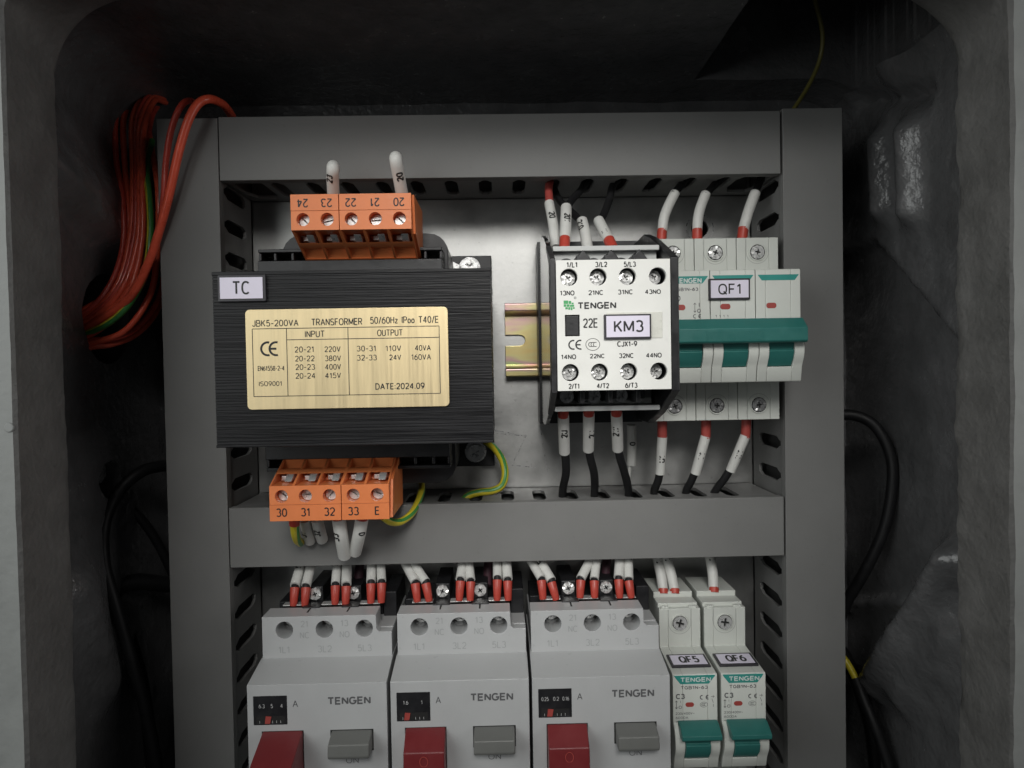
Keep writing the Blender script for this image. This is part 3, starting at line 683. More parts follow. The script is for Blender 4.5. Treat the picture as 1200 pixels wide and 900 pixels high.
# ------------------------------------------------------------------ miniature breakers
def keyhole(x, z, r, up):
    """The U-shaped rib moulded round a terminal screw."""
    o = [(x + r * math.cos(a), z + up * -r * math.sin(a)) for a in [math.pi * k / 12 for k in range(13)]]
    return o
def mcb_body(t, x0, n, zt, zp, zb_lever, zlow, zb, HS=44.0, HP=66.0, zsl=None, toprib=True):
    """zt top of shoulder, zp top edge of the front panel, zlow lower edge of the front."""
    W1 = 18.0; zsl = zsl if zsl is not None else zp + 1.8
    for i in range(n):
        a, e = x0 + i * W1 + .12, x0 + (i + 1) * W1 - .12
        body = MB()
        lv0, lv1 = zb_lever       # the lever window
        pr = [(zb, 12), (zb, HS), (zlow - .2, HS), (zlow - .2, HP - .5), (zlow + .3, HP), (lv0, HP + 1.0), (lv0, HP - 9), (lv1, HP - 9), (lv1, HP), (zp + .0, HP), (zp + .7, HP - .5), (zsl, HS), (zt, HS), (zt, 12)]
        cut0, cut1 = a + 3.9, e - 3.9
        # cheeks left and right of the lever window, plain profile between
        ck = [p for p in pr if p not in ((lv0, HP - 9), (lv1, HP - 9))]
        kk = []
        for p in ck:
            kk.append(p)
            if p == (lv0, HP + 1.0):
                for j in range(1, 8): kk.append((lv0 + (lv1 - lv0) * j / 8, HP + .6 + 3.6 * math.sin(math.pi * j / 8) * (1 - .3 * j / 8)))
        body.sheet(kk, a, cut0, ax='zh'); body.sheet(pr, cut0 + .002, cut1 - .002, ax='zh'); body.sheet(kk, cut1, e, ax='zh')
        o = body.build('case', 'mcb', t, bevel=.28)
        for zz, up in ((zt - 6.2, 1), (zb + 6.3, -1)):
            L = MB()
            if zz == zb + 6.3 and zb < -150: continue
            x = (a + e) / 2 - .1
            top = zt - .5 if up > 0 else zb + .5
            pts = [(x - 4.8, top)] + [(x - 4.8 * math.cos(q), zz - up * 4.8 * math.sin(q)) for q in [math.pi * k / 14 for k in range(15)]] + [(x + 4.8, top)]
            for p, q in zip(pts, pts[1:]): bar(L, p[0], p[1], q[0], q[1], .28, HS + .03)
            MB().ring(x, zz, 3.2, 3.75, HS + .02, HS + .5).build('screw_collar', 'mcb', t, bevel=.12)
            MB().cyl(x, zz, 3.2, HS + .01, HS + .1).build('well_shade', 'hole', t)
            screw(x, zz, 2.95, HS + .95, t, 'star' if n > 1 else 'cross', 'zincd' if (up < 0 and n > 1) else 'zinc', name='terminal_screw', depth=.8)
            ink(L, 'moulded_line', 'mline', o)
def trapezoid(mb, u0, u1, v0, v1, inset, h):
    mb.add([(u0, v1, h), (u0 + inset * .2, v1 - (v1 - v0) * .25, h), (u0 + inset, v0, h), (u1 - inset, v0, h), (u1 - inset * .2, v1 - (v1 - v0) * .25, h), (u1, v1, h)], [(0, 1, 2, 3, 4, 5)])
def qf1():
    t = thing('circuit_breaker', 'three pole white breaker tagged QF1 with one wide teal handle', 'circuit breaker', (92.6, 14.5, 7.6))
    x0 = 65.6; HP = 66.0
    mcb_body(t, x0, 3, 53.2, 36.2, (-1.6, 12.5), -7.4, -24.2)
    b = MB(); b.box(x0 + 1, x0 + 53, -22, 51, 7.7, 12); b.build('rail_foot', 'blackp', t)
    # levers joined by the long tie bar
    h = MB()
    for i in range(3):
        a = x0 + 18 * i + 4.1; h.sheet([(-1.4, 57.2), (-1.4, 66.0), (1.5, 68.2), (4.6, 69.4), (5.2, 68.6), (8.0, 69.6), (12, 69.4), (12.3, 57.2)], a, a + 9.8, ax='zh')
    hd = h.build('lever', 'teal', t, bevel=.3)
    h = MB(); h.sheet([(7.6, 70.6), (7.7, 73.4), (8.4, 74.2), (13.4, 74.2), (17.4, 69.4), (17.4, 66.8), (15.4, 66.6)], x0 + .3, x0 + 53.3, ax='zh'); tb = h.build('tie_bar', 'teal', t, bevel=.35)
    g = MB()
    for k in range(5): g.box(x0 + 14, x0 + 36, 9.0 + k * .75, 9.25 + k * .75, 74.1, 74.32)
    g.build('grip_rib', 'teal', tb)
    z7 = Zm(770, 260, 3.747); hh = HP + .05
    G = MB()
    trapezoid(G, x0 + .9, x0 + 17.2, *z7.box(0, 241, 1, 273, hh)[2:], 2.2, hh); trapezoid(G, x0 + 18.9, x0 + 35.2, *z7.box(320, 234, 321, 264, hh)[2:], 2, hh); trapezoid(G, x0 + 36.9, x0 + 53.2, *z7.box(525, 231, 526, 256, hh)[2:], 1.6, hh)
    ink(G, 'colour_band', 'tealink', t)
    L = MB(); u = z7.box(60, 247, 196, 270, hh); text(L, 'TENGEN', (x0 + 4, u[1], u[2], u[3]), hh + .04, bold=.03); ink(L, 'logo', 'tealw', t)
    L = MB(); u = z7.box(60, 289, 181, 304, hh); text(L, 'TGB1N-63', (x0 + 3.5, u[1], u[2], u[3]), hh, bold=.02)
    u = z7.box(60, 325, 103, 347, hh); text(L, 'C10', (x0 + 2.4, u[1], u[2], u[3]), hh, bold=.02)
    u = z7.box(178, 354, 188, 374, hh); text(L, 'I', (u[1] - .5, u[1], u[2], u[3]), hh); u = z7.box(176, 382, 192, 399, hh); text(L, 'O', u, hh)
    a = z7.box(164, 356, 168, 398, hh); xm = (a[0] + a[1]) / 2
    bar(L, xm, a[2], xm, a[3], .2, hh); bar(L, xm - .5, a[3] - .7, xm, a[3], .2, hh + .004); bar(L, xm + .5, a[3] - .7, xm, a[3], .2, hh + .004); bar(L, xm - .5, a[2] + .7, xm, a[2], .2, hh + .004); bar(L, xm + .5, a[2] + .7, xm, a[2], .2, hh + .004)
    ce_mark(L, *z7.box(158, 405, 194, 424, hh), hh, .3)
    for k in range(4): u = z7.box(256 + 17 * k, 408, 263 + 17 * k, 420, hh); text(L, '1', u, hh)
    ink(L, 'lettering', 'grink', t)
    for X, Y in ((102, 376), (300, 372), (502, 367)):
        x, z = at(*z7.p(X, Y), HP); r = MB(); r.sheet(rrect(x - 2.0, x + 2.0, z - 1.1, z + 1.1, 1.0), HP - .5, HP + .12); r.build('state_flag', 'redd', t, bevel=.08)
    u = z7.box(226, 248, 410, 342, HP + 1); r = MB(); r.sheet(rrect(*u, .3), HP + .1, HP + 1.0); fr = r.build('tag_frame', 'holder', t, bevel=.2)
    u = z7.box(235, 256, 402, 333, HP + 1); r = MB(); r.box(*u, HP + 1.0, HP + 1.2); r.build('tag', 'label', fr)
    L = MB(); text(L, 'QF1', z7.box(268, 271, 372, 319, HP + 1.2), HP + 1.25, bold=.006); ink(L, 'lettering', 'ink', fr)
qf1()
def small_breaker(x0, tag, label):
    t = thing('circuit_breaker', label, 'circuit breaker', (x0 + 9, -160, 7.6), 'single pole breakers in the lower row')
    HP = 67.0; zt, zp = -104.8, -124.0
    mcb_body(t, x0, 1, zt, zp, (-156.8, -142.4), -161, -183, HP=HP, zsl=-121.4)
    b = MB(); b.box(x0 + .5, x0 + 17.5, -182, -106, 7.7, 12); b.box(x0 + .1, x0 + 17.4, -105.0, -101.0, 12, 33); b.box(x0 + .1, x0 + 17.3, -105.0, -103.2, 33.1, 41.5); b.box(x0 + 1.2, x0 + 4.4, -105, -104.0, 41.6, 43.4); b.box(x0 + 13, x0 + 16.4, -105, -104.0, 41.6, 43.4)
    b.build('terminal_head', 'mcb', t, bevel=.3)
    # teal lever: broad grip over a narrower neck
    h = MB(); h.sheet([(-156.4, 58.2), (-156.4, 68.0), (-153, 71.0), (-149.6, 71.8), (-149.2, 70.8), (-146, 71.0), (-143, 58.2)], x0 + 4.1, x0 + 13.9, ax='zh')
    lv = h.build('lever', 'teal', t, bevel=.3)
    h = MB(); h.sheet([(-146.6, 71.2), (-146.4, 74.4), (-145.8, 75.0), (-144.2, 75), (-141.4, 70.0), (-141.4, 67.3), (-143.0, 67.2)], x0 + 1.8, x0 + 17.4, ax='zh'); h.build('grip', 'teal', lv, bevel=.35)
    zz = Zm(770, 760, 6.43); hh = HP + .05; dx = x0 - 66.6
    zf = lambda Y: at(790, 760 + Y / 6.43, HP)[1]
    X = lambda q: x0 + 18.0 * q
    G = MB(); trapezoid(G, X(.03), X(.95), zf(270), zf(205), 2.6, hh); ink(G, 'colour_band', 'tealink', t)
    L = MB(); text(L, 'TENGEN', (X(.17), X(.85), zf(256), zf(220)), hh + .04, bold=.03); ink(L, 'logo', 'tealw', t)
    L = MB(); text(L, 'TGB1N-63', (X(.18), X(.78), zf(310), zf(285)), hh, bold=.022); text(L, 'C3', (X(.07), X(.27), zf(382), zf(343)), hh, bold=.03)
    text(L, 'I', (X(.16), X(.18), zf(412), zf(394)), hh); text(L, 'O', (X(.13), X(.20), zf(455), zf(432)), hh)
    bar(L, X(.08), zf(455), X(.08), zf(394), .2, hh)
    for Y in (394, 455): s = 1 if Y == 394 else -1; bar(L, X(.08) - .45, zf(Y) - s * .6, X(.08), zf(Y), .2, hh + .004); bar(L, X(.08) + .45, zf(Y) - s * .6, X(.08), zf(Y), .2, hh + .004)
    ce_mark(L, X(.60), X(.80), zf(390), zf(355), hh, .38)
    cx, cz = X(.69), zf(428); arc(L, cx, cz, 1.5, 0, 360, .14, hh, 32, 1.0)
    for d in (-.5, .05, .6): arc(L, cx + d, cz, .45, 60, 300, .15, hh + .004)
    # wiring sketch printed at the right edge
    bar(L, X(.90), zf(445), X(.90), zf(425), .16, hh); bar(L, X(.90), zf(415), X(.87), zf(385), .16, hh); bar(L, X(.90), zf(378), X(.90), zf(358), .16, hh); bar(L, X(.85), zf(368), X(.93), zf(368), .16, hh + .004)
    for s, Y0, Y1, e in (('230/400V~', 500, 482, .48), ('6000A', 532, 514, .34), ('IEC60898-1', 566, 548, .50)): text(L, s, (X(.06), X(e), zf(Y0), zf(Y1)), hh, bold=.01)
    ink(L, 'lettering', 'grink', t)
    r = MB(); r.sheet(rrect(X(.28), X(.47), zf(442), zf(408), .95), HP - .5, HP + .12); r.build('state_flag', 'redd', t, bevel=.08)
    # tag lying on the slope between shoulder and front
    A = (-121.4, 44.0); B = (-123.3, HP - .5)
    dl_ = math.hypot(B[0] - A[0], B[1] - A[1]); nx, nh = (-(B[1] - A[1]) / dl_ * -1, (B[0] - A[0]) / dl_ * -1)
    def sl(u, v, o): return (u, A[0] + (B[0] - A[0]) * v + nx * o, A[1] + (B[1] - A[1]) * v + nh * o)
    def slab(u0, u1, v0, v1, o0, o1, name, m_, par):
        q = MB(); vs = [sl(u, v, o) for o in (o0, o1) for v in (v0, v1) for u in (u0, u1)]
        q.add(vs, [(0, 2, 3, 1), (4, 5, 7, 6), (0, 1, 5, 4), (2, 6, 7, 3), (0, 4, 6, 2), (1, 3, 7, 5)]); return q.build(name, m_, par, bevel=.1, recalc=True)
    fr = slab(X(.06), X(.94), .36, .80, .1, .9, 'tag_frame', 'holder', t)
    slab(X(.11), X(.89), .41, .75, .9, 1.1, 'tag', 'label', fr)
    L = MB(); text(L, tag, (X(.28), X(.74), .70 * dl_, .46 * dl_), 0, bold=.012, fn=lambda u, v, o: sl(u, v / dl_, 1.16 + o)); ink(L, 'lettering', 'ink', fr)
    return t
small_breaker(66.6, 'QF5', 'single pole white breaker tagged QF5, beside the last motor protector')
small_breaker(86.0, 'QF6', 'single pole white breaker tagged QF6, next to the right duct')

# ------------------------------------------------------------------ motor protectors
def protector(x0, dial, pull, label, flag):
    W1 = 53.4; x1 = x0 + W1; HF, HU = 74.0, 57.0; zf0, zs, zt, zb = -120.2, -116.8, -99.9, -196.0
    t = thing('motor_protector', label, 'motor protector', (x0 + W1 / 2, -150, 7.6), 'motor protectors in the lower row')
    b = MB()
    b.sheet([(zb, 12), (zb, HF), (zf0, HF), (zs, HU), (zs, 12)], x0, x1, ax='zh')
    wells = [x0 + 9.6, x0 + 25.8, x0 + 42.0]
    up = [(x0 + .6, zs - .3), (x1 - .3, zs - .3), (x1 - .3, zt - 7.0), (x1 - 5.2, zt - 7.0), (x1 - 6.4, zt - 6.0), (x1 - 6.6, zt), (x0 + .6, zt)]
    # real notches in the top edge between the wires
    notch = []
    for q in (x0 + 34.2, x0 + 17.8): notch += [(q + .4, zt), (q + .3, zt - .01), (q - .3, zt - .01), (q - .4, zt)]
    b.sheet(up, 46, HU, [circle(w, -105.4, 3.5, 32) for w in wells])
    b.box(x0 + .6, x1 - .3, zs, zt - 7.3, 12, 45.9)
    b.box(x1 - 6.4, x1 - .4, zt - 7.2, zt - 6.6, 12, 52)
    case = b.build('case', 'mp', t, bevel=.4)
    k = MB(); k.box(x0 + 1, x1 - 1, zb + 3, zs, 7.7, 11.9); k.box(x0 + 1.2, x1 - 7, zt - 7.2, zt - .6, 13, 36)
    for q in (17.8, 34.2):
        k.box(x0 + q - 3.0, x0 + q + 3.2, zt - 1.5, zt + 6.5, 13, 38.5); k.box(x0 + q - 3.6, x0 + q + 3.8, zt - 3, zt + .5, 38.6, 47.2)
    k.box(x1 - 6.2, x1 - .6, zt - 6.5, zt + 4, 13, 40)
    k.build('terminal_base', 'blackp', t, bevel=.3)
    g = MB()
    for q in (17.8, 34.2): g.box(x0 + q - .35, x0 + q + .35, zt - 2.6, zt + .04, 46.5, HU - 4.5)
    g.build('split_line', 'hole', t)
    for q in (17.8, 34.2): screw(x0 + q, zt + 3.6, 2.7, 40.2, t, 'star', 'zinc', name='aux_screw', depth=1.6)
    for w in wells: screw(w, -104.2, 2.6, 47.6, t, 'cross', 'zinc', name='terminal_screw', depth=1.4)
    for w in wells: MB().box(w - 4.4, w + 4.4, zt + .05, zt + .5, 40, 44).build('terminal_plate', 'zinc', t, bevel=.1)
    E = MB()
    for s, q, z, c in (('21', 17.8, -103.0, 2.6), ('NC', 17.8, -107.6, 2.6), ('13', 34.0, -103.0, 2.6), ('NO', 34.0, -107.6, 2.6), ('1L1', 9.4, -113.4, 2.8), ('3L2', 25.8, -113.4, 2.8), ('5L3', 42.0, -113.4, 2.8)):
        textc(E, s, x0 + q, z, c, HU + .05, bold=.0)
    ink(E, 'raised_lettering', 'emboss', case)
    # setting dial window
    d = Zm(280, 790, 6.316); X = lambda u: x0 + (u - 52) / 6.316 * (CAM_D - HF) / FPX; hh = HF + .05
    Zf = lambda Y: at(335, 790 + Y / 6.316, HF)[1]
    w = MB(); wx0, wx1, wz0, wz1 = X(97), X(347), Zf(372), Zf(158)
    w.sheet(rrect(wx0, wx1, wz0, wz1, .2), HF - .2, HF + .12, [rect(wx0 + 1, wx1 - 1, wz0 + .6, wz0 + 3.4)]); dw = w.build('dial_window', 'blackp', t, bevel=.08)
    w = MB(); w.box(wx0 + .9, wx1 - .9, wz0 + .5, wz0 + 3.5, HF + .004, HF + .02); w.build('dial_slot', 'hole', dw)
    w = MB(); fx = wx0 + flag * (wx1 - wx0)
    w.sheet([(fx - 1.1, wz0 + .5), (fx + .9, wz0 + .5), (fx + 1.4, wz0 + 3.2), (fx - .7, wz0 + 3.4)], HF + .03, HF + .3); w.build('dial_pointer', 'redd', dw)
    L = MB()
    for s, u in dial: textc(L, s, wx0 + u * (wx1 - wx0), wz1 - 3.9, 1.55, HF + .17, bold=.0, stretch=.72 if len(s) > 3 else .85)
    for u in (.18, .56, .68, .80): bar(L, wx0 + u * (wx1 - wx0), wz0 + .5, wx0 + u * (wx1 - wx0), wz0 + 1.6, .16, HF + .06)
    ink(L, 'dial_numbers', 'numw', dw)
    L = MB(); text(L, 'A', (X(388), X(428), Zf(246), Zf(195)), hh, bold=.0); text(L, 'TENGEN', (X(645), X(968), Zf(236), Zf(178)), hh, bold=.03)
    text(L, 'ON', (X(775), X(868), Zf(672), Zf(628)), hh, bold=.0)
    ink(L, 'lettering', 'grink', case)
    # red stop rocker and grey start button, both wedge shaped
    bx0, bx1 = x0 + 5.6, x0 + 21.0; zk, zz_ = -138.3, -163.0
    r = MB(); r.sheet([(zk, HF - 3), (zk, HF + .4), (zk - 5.6, HF + pull), (zk - 13, HF + pull + 1.0), (zz_, HF + .5), (zz_, HF - 3)], bx0, bx1, ax='zh')
    rb = r.build('stop_button', 'redw', t, bevel=.5)
    L = MB(); arc(L, (bx0 + bx1) / 2, zk - 8.6, 1.5, 0, 360, .3, HF + pull + .66, 28, 1.9); ink(L, 'symbol', 'redd', rb)
    gx0, gx1 = x0 + 32.0, x0 + 47.6
    r = MB(); r.sheet([(zk - .2, HF - 3), (zk - .2, HF + .3), (zk - 2.2, HF + 7.0), (zk - 6.6, HF + 7.8), (zk - 7.6, HF + 7.2), (zk - 8.0, HF - 3)], gx0, gx1, ax='zh')
    r.build('start_button', 'greyb', t, bevel=.6)
    r = MB(); r.box(gx0 - .5, gx1 + .4, zk - 8.2, zk + .1, HF + .005, HF + .05); r.box(bx0 - .3, bx1 + .3, zz_ - 1, zk + .2, HF + .005, HF + .05); r.build('gap_shade', 'hole', t)
    return t
protector(-98.9, [('6.3', .25), ('5', .55), ('4', .84)], 16.0, 'leftmost motor protector, dial window showing 6.3 5 4', .42)
protector(-44.1, [('1.6', .27), ('1', .75)], 8.0, 'middle motor protector, dial window showing 1.6 and 1', .30)
protector(10.5, [('0.25', .20), ('0.2', .53), ('0.16', .82)], 7.5, 'motor protector beside breaker QF5, dial window showing 0.25 0.2 0.16', .34)

# ------------------------------------------------------------------ wires
def P3(px, py, h): x, z = at(px, py, h); return (x, z, h)
def wire(label, segs, group, name='wire', txt=None, cat='wire'):
    """segs: (part, material, radius, points as (px, py, h)[, extras])."""
    first = segs[0][3][0]; b = first if isinstance(first, Vector) else P3(*first)
    t = thing(name, label, cat, tuple(b), group); sl = None
    for s in segs:
        pts = [tuple(p) if isinstance(p, Vector) else P3(*p) for p in s[3]]; ex = s[4] if len(s) > 4 else {}
        o = MB().tube(pts, s[2], **ex).build(s[0], s[1], t, angle=50)
        if s[0] == 'marker_sleeve': sl = (o, pts, s[2])
    if txt and sl:
        o, pts, r = sl; Q = smooth_path(pts, 8); k = max(2, min(len(Q) - 3, int(txt[2] * (len(Q) - 1)))); A, B = Q[k - 2], Q[k + 2]
        if txt[1] < 0: A, B = B, A     # reading direction along the sleeve
        ax = (B - A).normalized(); mid = Q[k]; up = Vector((-ax.y, ax.x, 0)).normalized(); nn = ax.cross(up).normalized()
        if nn.z < 0: nn = -nn
        off = txt[3] if len(txt) > 3 else 0.0
        def fn(u, v, o): a = v / r + off; q = mid + ax * u + (up * math.sin(a) + nn * math.cos(a)) * (r + .07 + o); return tuple(q)
        L = MB(); textc(L, txt[0], 0, 0, 2.9, 0, bold=.03, fn=fn); ink(L, 'lettering', 'ink', o)
    return t
SR, FR, IR = 2.25, 2.05, 1.75
TW = 'wires of the transformer terminals'
wire('white sleeved wire rising from orange terminal 23', [('insulation', 'blki', 1.5, [(391, 200, 64), (392, 208, 55), (393, 226, 46), (393, 232, 34)]), ('marker_sleeve', 'sleeve', 2.45, [(391, 232, 54), (390, 212, 60), (390, 198, 64), (390.5, 195, 60), (391, 199, 53)])], TW, txt=('23', 1, .36, .2))
wire('taller white sleeved wire leaning up from orange terminal 20', [('insulation', 'blki', 1.5, [(464, 190, 64), (465, 202, 54), (467, 222, 44), (468, 230, 34)]), ('marker_sleeve', 'sleeve', 2.5, [(472, 232, 54), (468, 210, 60), (464, 188, 65), (464, 185, 61), (465, 190, 54)])], TW, txt=('20', 1, .34, -.3))
YG = dict(stripe=(2, 3, 4, 10, 11), twist=.03)
wire('short green and yellow wire under orange terminal 30', [('insulation', ['yel', 'grn'], 1.75, [(345, 608, 62), (345.5, 622, 60), (348, 632, 54), (352, 636, 46)], YG), ('ferrule', 'redf', 2.1, [(345, 606, 62.2), (345, 615, 61.2)])], TW)
wire('white sleeved wire under orange terminal 31, half hidden behind', [('insulation', 'blki', 1.5, [(363, 632, 46), (364, 634, 44), (364, 630, 40)]), ('marker_sleeve', 'sleeve', 2.3, [(357, 608, 56), (360, 622, 52), (363.5, 634, 46.5)])], TW, txt=('31', -1, .5, .5))
wire('white sleeved wire under orange terminal 32, shorter than its neighbours', [('insulation', 'blki', 1.5, [(377, 630, 46), (378, 632, 44), (378, 628, 40)]), ('marker_sleeve', 'sleeve', 2.4, [(371, 608, 56), (374, 620, 53), (377.5, 632, 46.5)])], TW, txt=('32', -1, .5, .2))
wire('longest white sleeved wire hanging below orange terminal 33', [('insulation', 'blki', 1.5, [(404, 648, 52), (404, 650, 48), (403, 645, 43)]), ('marker_sleeve', 'sleeve', 2.7, [(397, 608, 64), (400, 628, 62), (404, 651, 54)]), ('ferrule', 'redf', 2.3, [(396.5, 605, 64), (397, 610.5, 64)])], TW, txt=('33', -1, .45, .6))
wire('white sleeved wire slanting left below orange terminal E', [('insulation', 'blki', 1.5, [(417, 645, 52), (417, 646, 48), (417, 642, 43)]), ('marker_sleeve', 'sleeve', 2.6, [(424, 608, 64), (421, 626, 62), (416, 647, 54)]), ('ferrule', 'redf', 2.3, [(424.5, 605, 64), (424, 611, 64)])], TW, txt=('0', -1, .4, -.6))
wire('green and yellow wire looping up behind orange terminal E', [('insulation', ['yel', 'grn'], 1.55, [(449, 606, 58), (458, 611.5, 56), (470, 611, 52), (482, 602, 46), (490, 588, 38), (494, 575, 30), (494, 568, 20)], YG)], 'green and yellow earth wires')
wire('green and yellow earth wire curving from the transformer corner into the duct', [('insulation', ['yel', 'grn'], 1.7, [(570, 518, 9), (580, 526, 13), (589, 540, 18), (592, 556, 21), (588, 569, 22), (577, 575, 23), (562, 577, 24), (549, 581, 24), (540, 590, 24)], YG)], 'green and yellow earth wires')
# contactor, above
KT = 'wires entering the contactor from above'
wire('red wire with white sleeve 20 at the far left above the contactor', [('insulation', 'redd', 1.75, [(646, 206, 24), (643, 220, 30), (644, 238, 37)]), ('marker_sleeve', 'sleeve', 2.15, [(643.5, 238, 37), (648, 262, 44), (651, 290, 50)])], KT, txt=('20', 1, .38))
wire('black wire with white sleeve 201 and red ferrule above terminal 1/L1', [('insulation', 'blki', 1.6, [(690, 208, 24), (683, 220, 28), (669, 236, 38), (664, 246, 44)]), ('marker_sleeve', 'sleeve', 2.3, [(663.5, 243, 44), (663, 262, 52), (662, 282, 58)]), ('ferrule', 'redf', 2.15, [(662, 279, 58), (661, 294, 61)])], KT, txt=('201', 1, .48, .15))
wire('black wire crossing behind to a white sleeve above terminal 3/L2', [('insulation', 'blki', 1.6, [(648, 218, 24), (655, 234, 29), (668, 247, 36), (682, 260, 44)]), ('marker_sleeve', 'sleeve', 2.3, [(682, 258.5, 44), (686, 275, 50), (689, 294, 56)])], KT, txt=('210', 1, .30, -.75))
wire('black wire with a slanting white sleeve and red ferrule above terminal 5/L3', [('insulation', 'blki', 1.65, [(727, 207, 24), (718, 218, 27), (714, 234, 32), (708, 250, 38), (703, 259, 43)]), ('marker_sleeve', 'sleeve', 2.3, [(701.5, 258.5, 43), (708, 271, 50), (714.5, 283, 57)]), ('ferrule', 'redf', 2.25, [(713.5, 281, 57), (718.5, 292, 61)])], KT, txt=('W', 1, .7, -.3))
KB = 'wires leaving the contactor at the bottom'
def low(label, f0, s0, s1, w, txt, r=1.75):
    wire(label, [('insulation', 'blki', r, [(s1[0], s1[1] - 3, 48)] + w), ('marker_sleeve', 'sleeve', 2.35, [(s0[0], s0[1], 58), ((s0[0] + s1[0]) / 2, (s0[1] + s1[1]) / 2, 54), (s1[0], s1[1], 48)]), ('ferrule', 'redf', 2.2, [(f0[0], f0[1], 60), (s0[0], s0[1] + 2, 58)])], KB, txt=txt)
low('white sleeve 2U and black wire below terminal 2/T1', (660, 477), (660, 486), (661.5, 530), [(663, 540, 46), (663, 556, 40), (660, 571, 33), (659, 586, 26)], ('2U', -1, .45))
low('white sleeve 2V and black wire below terminal 4/T2', (690, 476), (690, 484), (689.5, 527), [(692, 538, 46), (696, 554, 40), (697, 570, 33), (696, 588, 26)], ('2V', -1, .5, -.5))
low('white sleeve 2W and black wire below terminal 6/T3', (722.5, 475), (722.5, 484), (724, 526.5), [(727, 538, 46), (732, 554, 40), (736, 572, 33), (737, 588, 26)], ('2W', -1, .45, .45))
wire('thin pale wire with a white sleeve hanging behind wire 2W', [('insulation', 'sleeve', .9, [(739, 540, 22), (737, 556, 22), (735, 575, 24), (735, 586, 25)]), ('marker_sleeve', 'sleeve', 2.1, [(740, 498, 24), (740.5, 522, 23), (740, 545, 22)])], KB, txt=('0', -1, .45))
# three pole breaker
QT = 'wires entering the three pole breaker from above'
wire('curved white sleeve with red ferrule on the left pole above breaker QF1', [('insulation', 'blki', 1.7, [(806, 207, 26), (797, 218, 28), (789, 228, 31)]), ('marker_sleeve', 'sleeve', 2.2, [(791, 226, 30), (783, 242, 33), (778, 256, 35), (776, 271, 36)]), ('ferrule', 'redf', 2.1, [(776, 269, 36), (775, 282, 37)])], QT)
wire('curved white sleeve with red ferrule on the middle pole above breaker QF1', [('insulation', 'blki', 1.7, [(846, 207, 26), (836, 218, 28), (826, 229, 31)]), ('marker_sleeve', 'sleeve', 2.2, [(827, 227, 30), (821, 243, 33), (818, 256, 35), (817, 271, 36)]), ('ferrule', 'redf', 2.2, [(817, 269, 36), (817, 282, 37)])], QT)
wire('slanting white sleeve with red ferrule on the right pole above breaker QF1', [('insulation', 'blki', 1.7, [(893, 206, 26), (889, 216, 28), (884, 228, 31)]), ('marker_sleeve', 'sleeve', 2.3, [(885, 226, 30), (877, 248, 34), (871, 269, 36)]), ('ferrule', 'redf', 2.2, [(871, 267, 36), (869.5, 282, 37)])], QT)
QB = 'wires leaving the three pole breaker at the bottom'
def qlow(label, f0, f1, s1, w, txt):
    wire(label, [('insulation', 'blki', 1.75, [(s1[0], s1[1] - 3, 32)] + w), ('marker_sleeve', 'sleeve', 2.2, [(f1[0], f1[1], 35), ((f1[0] + s1[0]) / 2, (f1[1] + s1[1]) / 2, 34), (s1[0], s1[1], 32)]), ('ferrule', 'redd', 2.1, [(f0[0], f0[1], 36), (f1[0], f1[1] + 2, 35)])], QB, txt=txt)
qlow('white sleeve U1 and black wire below the left pole of breaker QF1', (776, 490), (776, 512), (773.5, 555), [(771, 564, 30), (767, 574, 27), (767, 586, 24)], ('U1', -1, .6))
qlow('white sleeve V1 and black wire below the middle pole of breaker QF1', (827.5, 489), (827, 511), (815, 555), [(810, 564, 30), (805, 573, 27), (802, 585, 24)], ('V1', -1, .55))
qlow('white sleeve W1 and black wire below the right pole of breaker QF1', (875, 488), (873.5, 510.5), (856, 552), [(849, 561, 30), (841, 571, 27), (834, 583, 24)], ('W1', -1, .55))
# motor protectors: two ferruled wires per pole
MPG = 'ferruled wires entering the motor protectors'
z5 = Zm(260, 640, 3.243); z3 = Zm(610, 650, 6.316)
PN = ['leftmost motor protector', 'middle motor protector', 'motor protector nearest QF5']; TN = ['1L1', '3L2', '5L3']
rows = [(z5, [((295, 90), (278, 155), (272, 226)), ((335, 88), (320, 155), (315, 226)), ((437, 85), (432, 148), (430, 220)), ((475, 85), (473, 150), (470, 224)), ((569, 75), (567, 140), (566, 216)), ((604, 75), (607, 138), (606, 214))]),
        (z5, [((703, 75), (735, 140), (743, 211)), ((730, 68), (775, 140), (788, 209)), ((916, 70), (907, 130), (902, 206)), ((938, 70), (945, 133), (944, 206)), ((1047, 65), (1047, 125), (1046, 205)), ((1081, 65), (1086, 130), (1088, 205))]),
        (z3, [((92, 70), (155, 185), (166, 328)), ((150, 60), (228, 200), (264, 333)), ((512, 50), (446, 185), (440, 318)), ((562, 50), (546, 190), (548, 318)), ((735, 40), (727, 180), (734, 318)), ((796, 40), (800, 190), (820, 318))])]
TX = {(0, 0): 'U', (0, 2): '1', (1, 1): 'W', (1, 3): 'V', (2, 1): '15', (2, 3): '1', (2, 5): '11'}
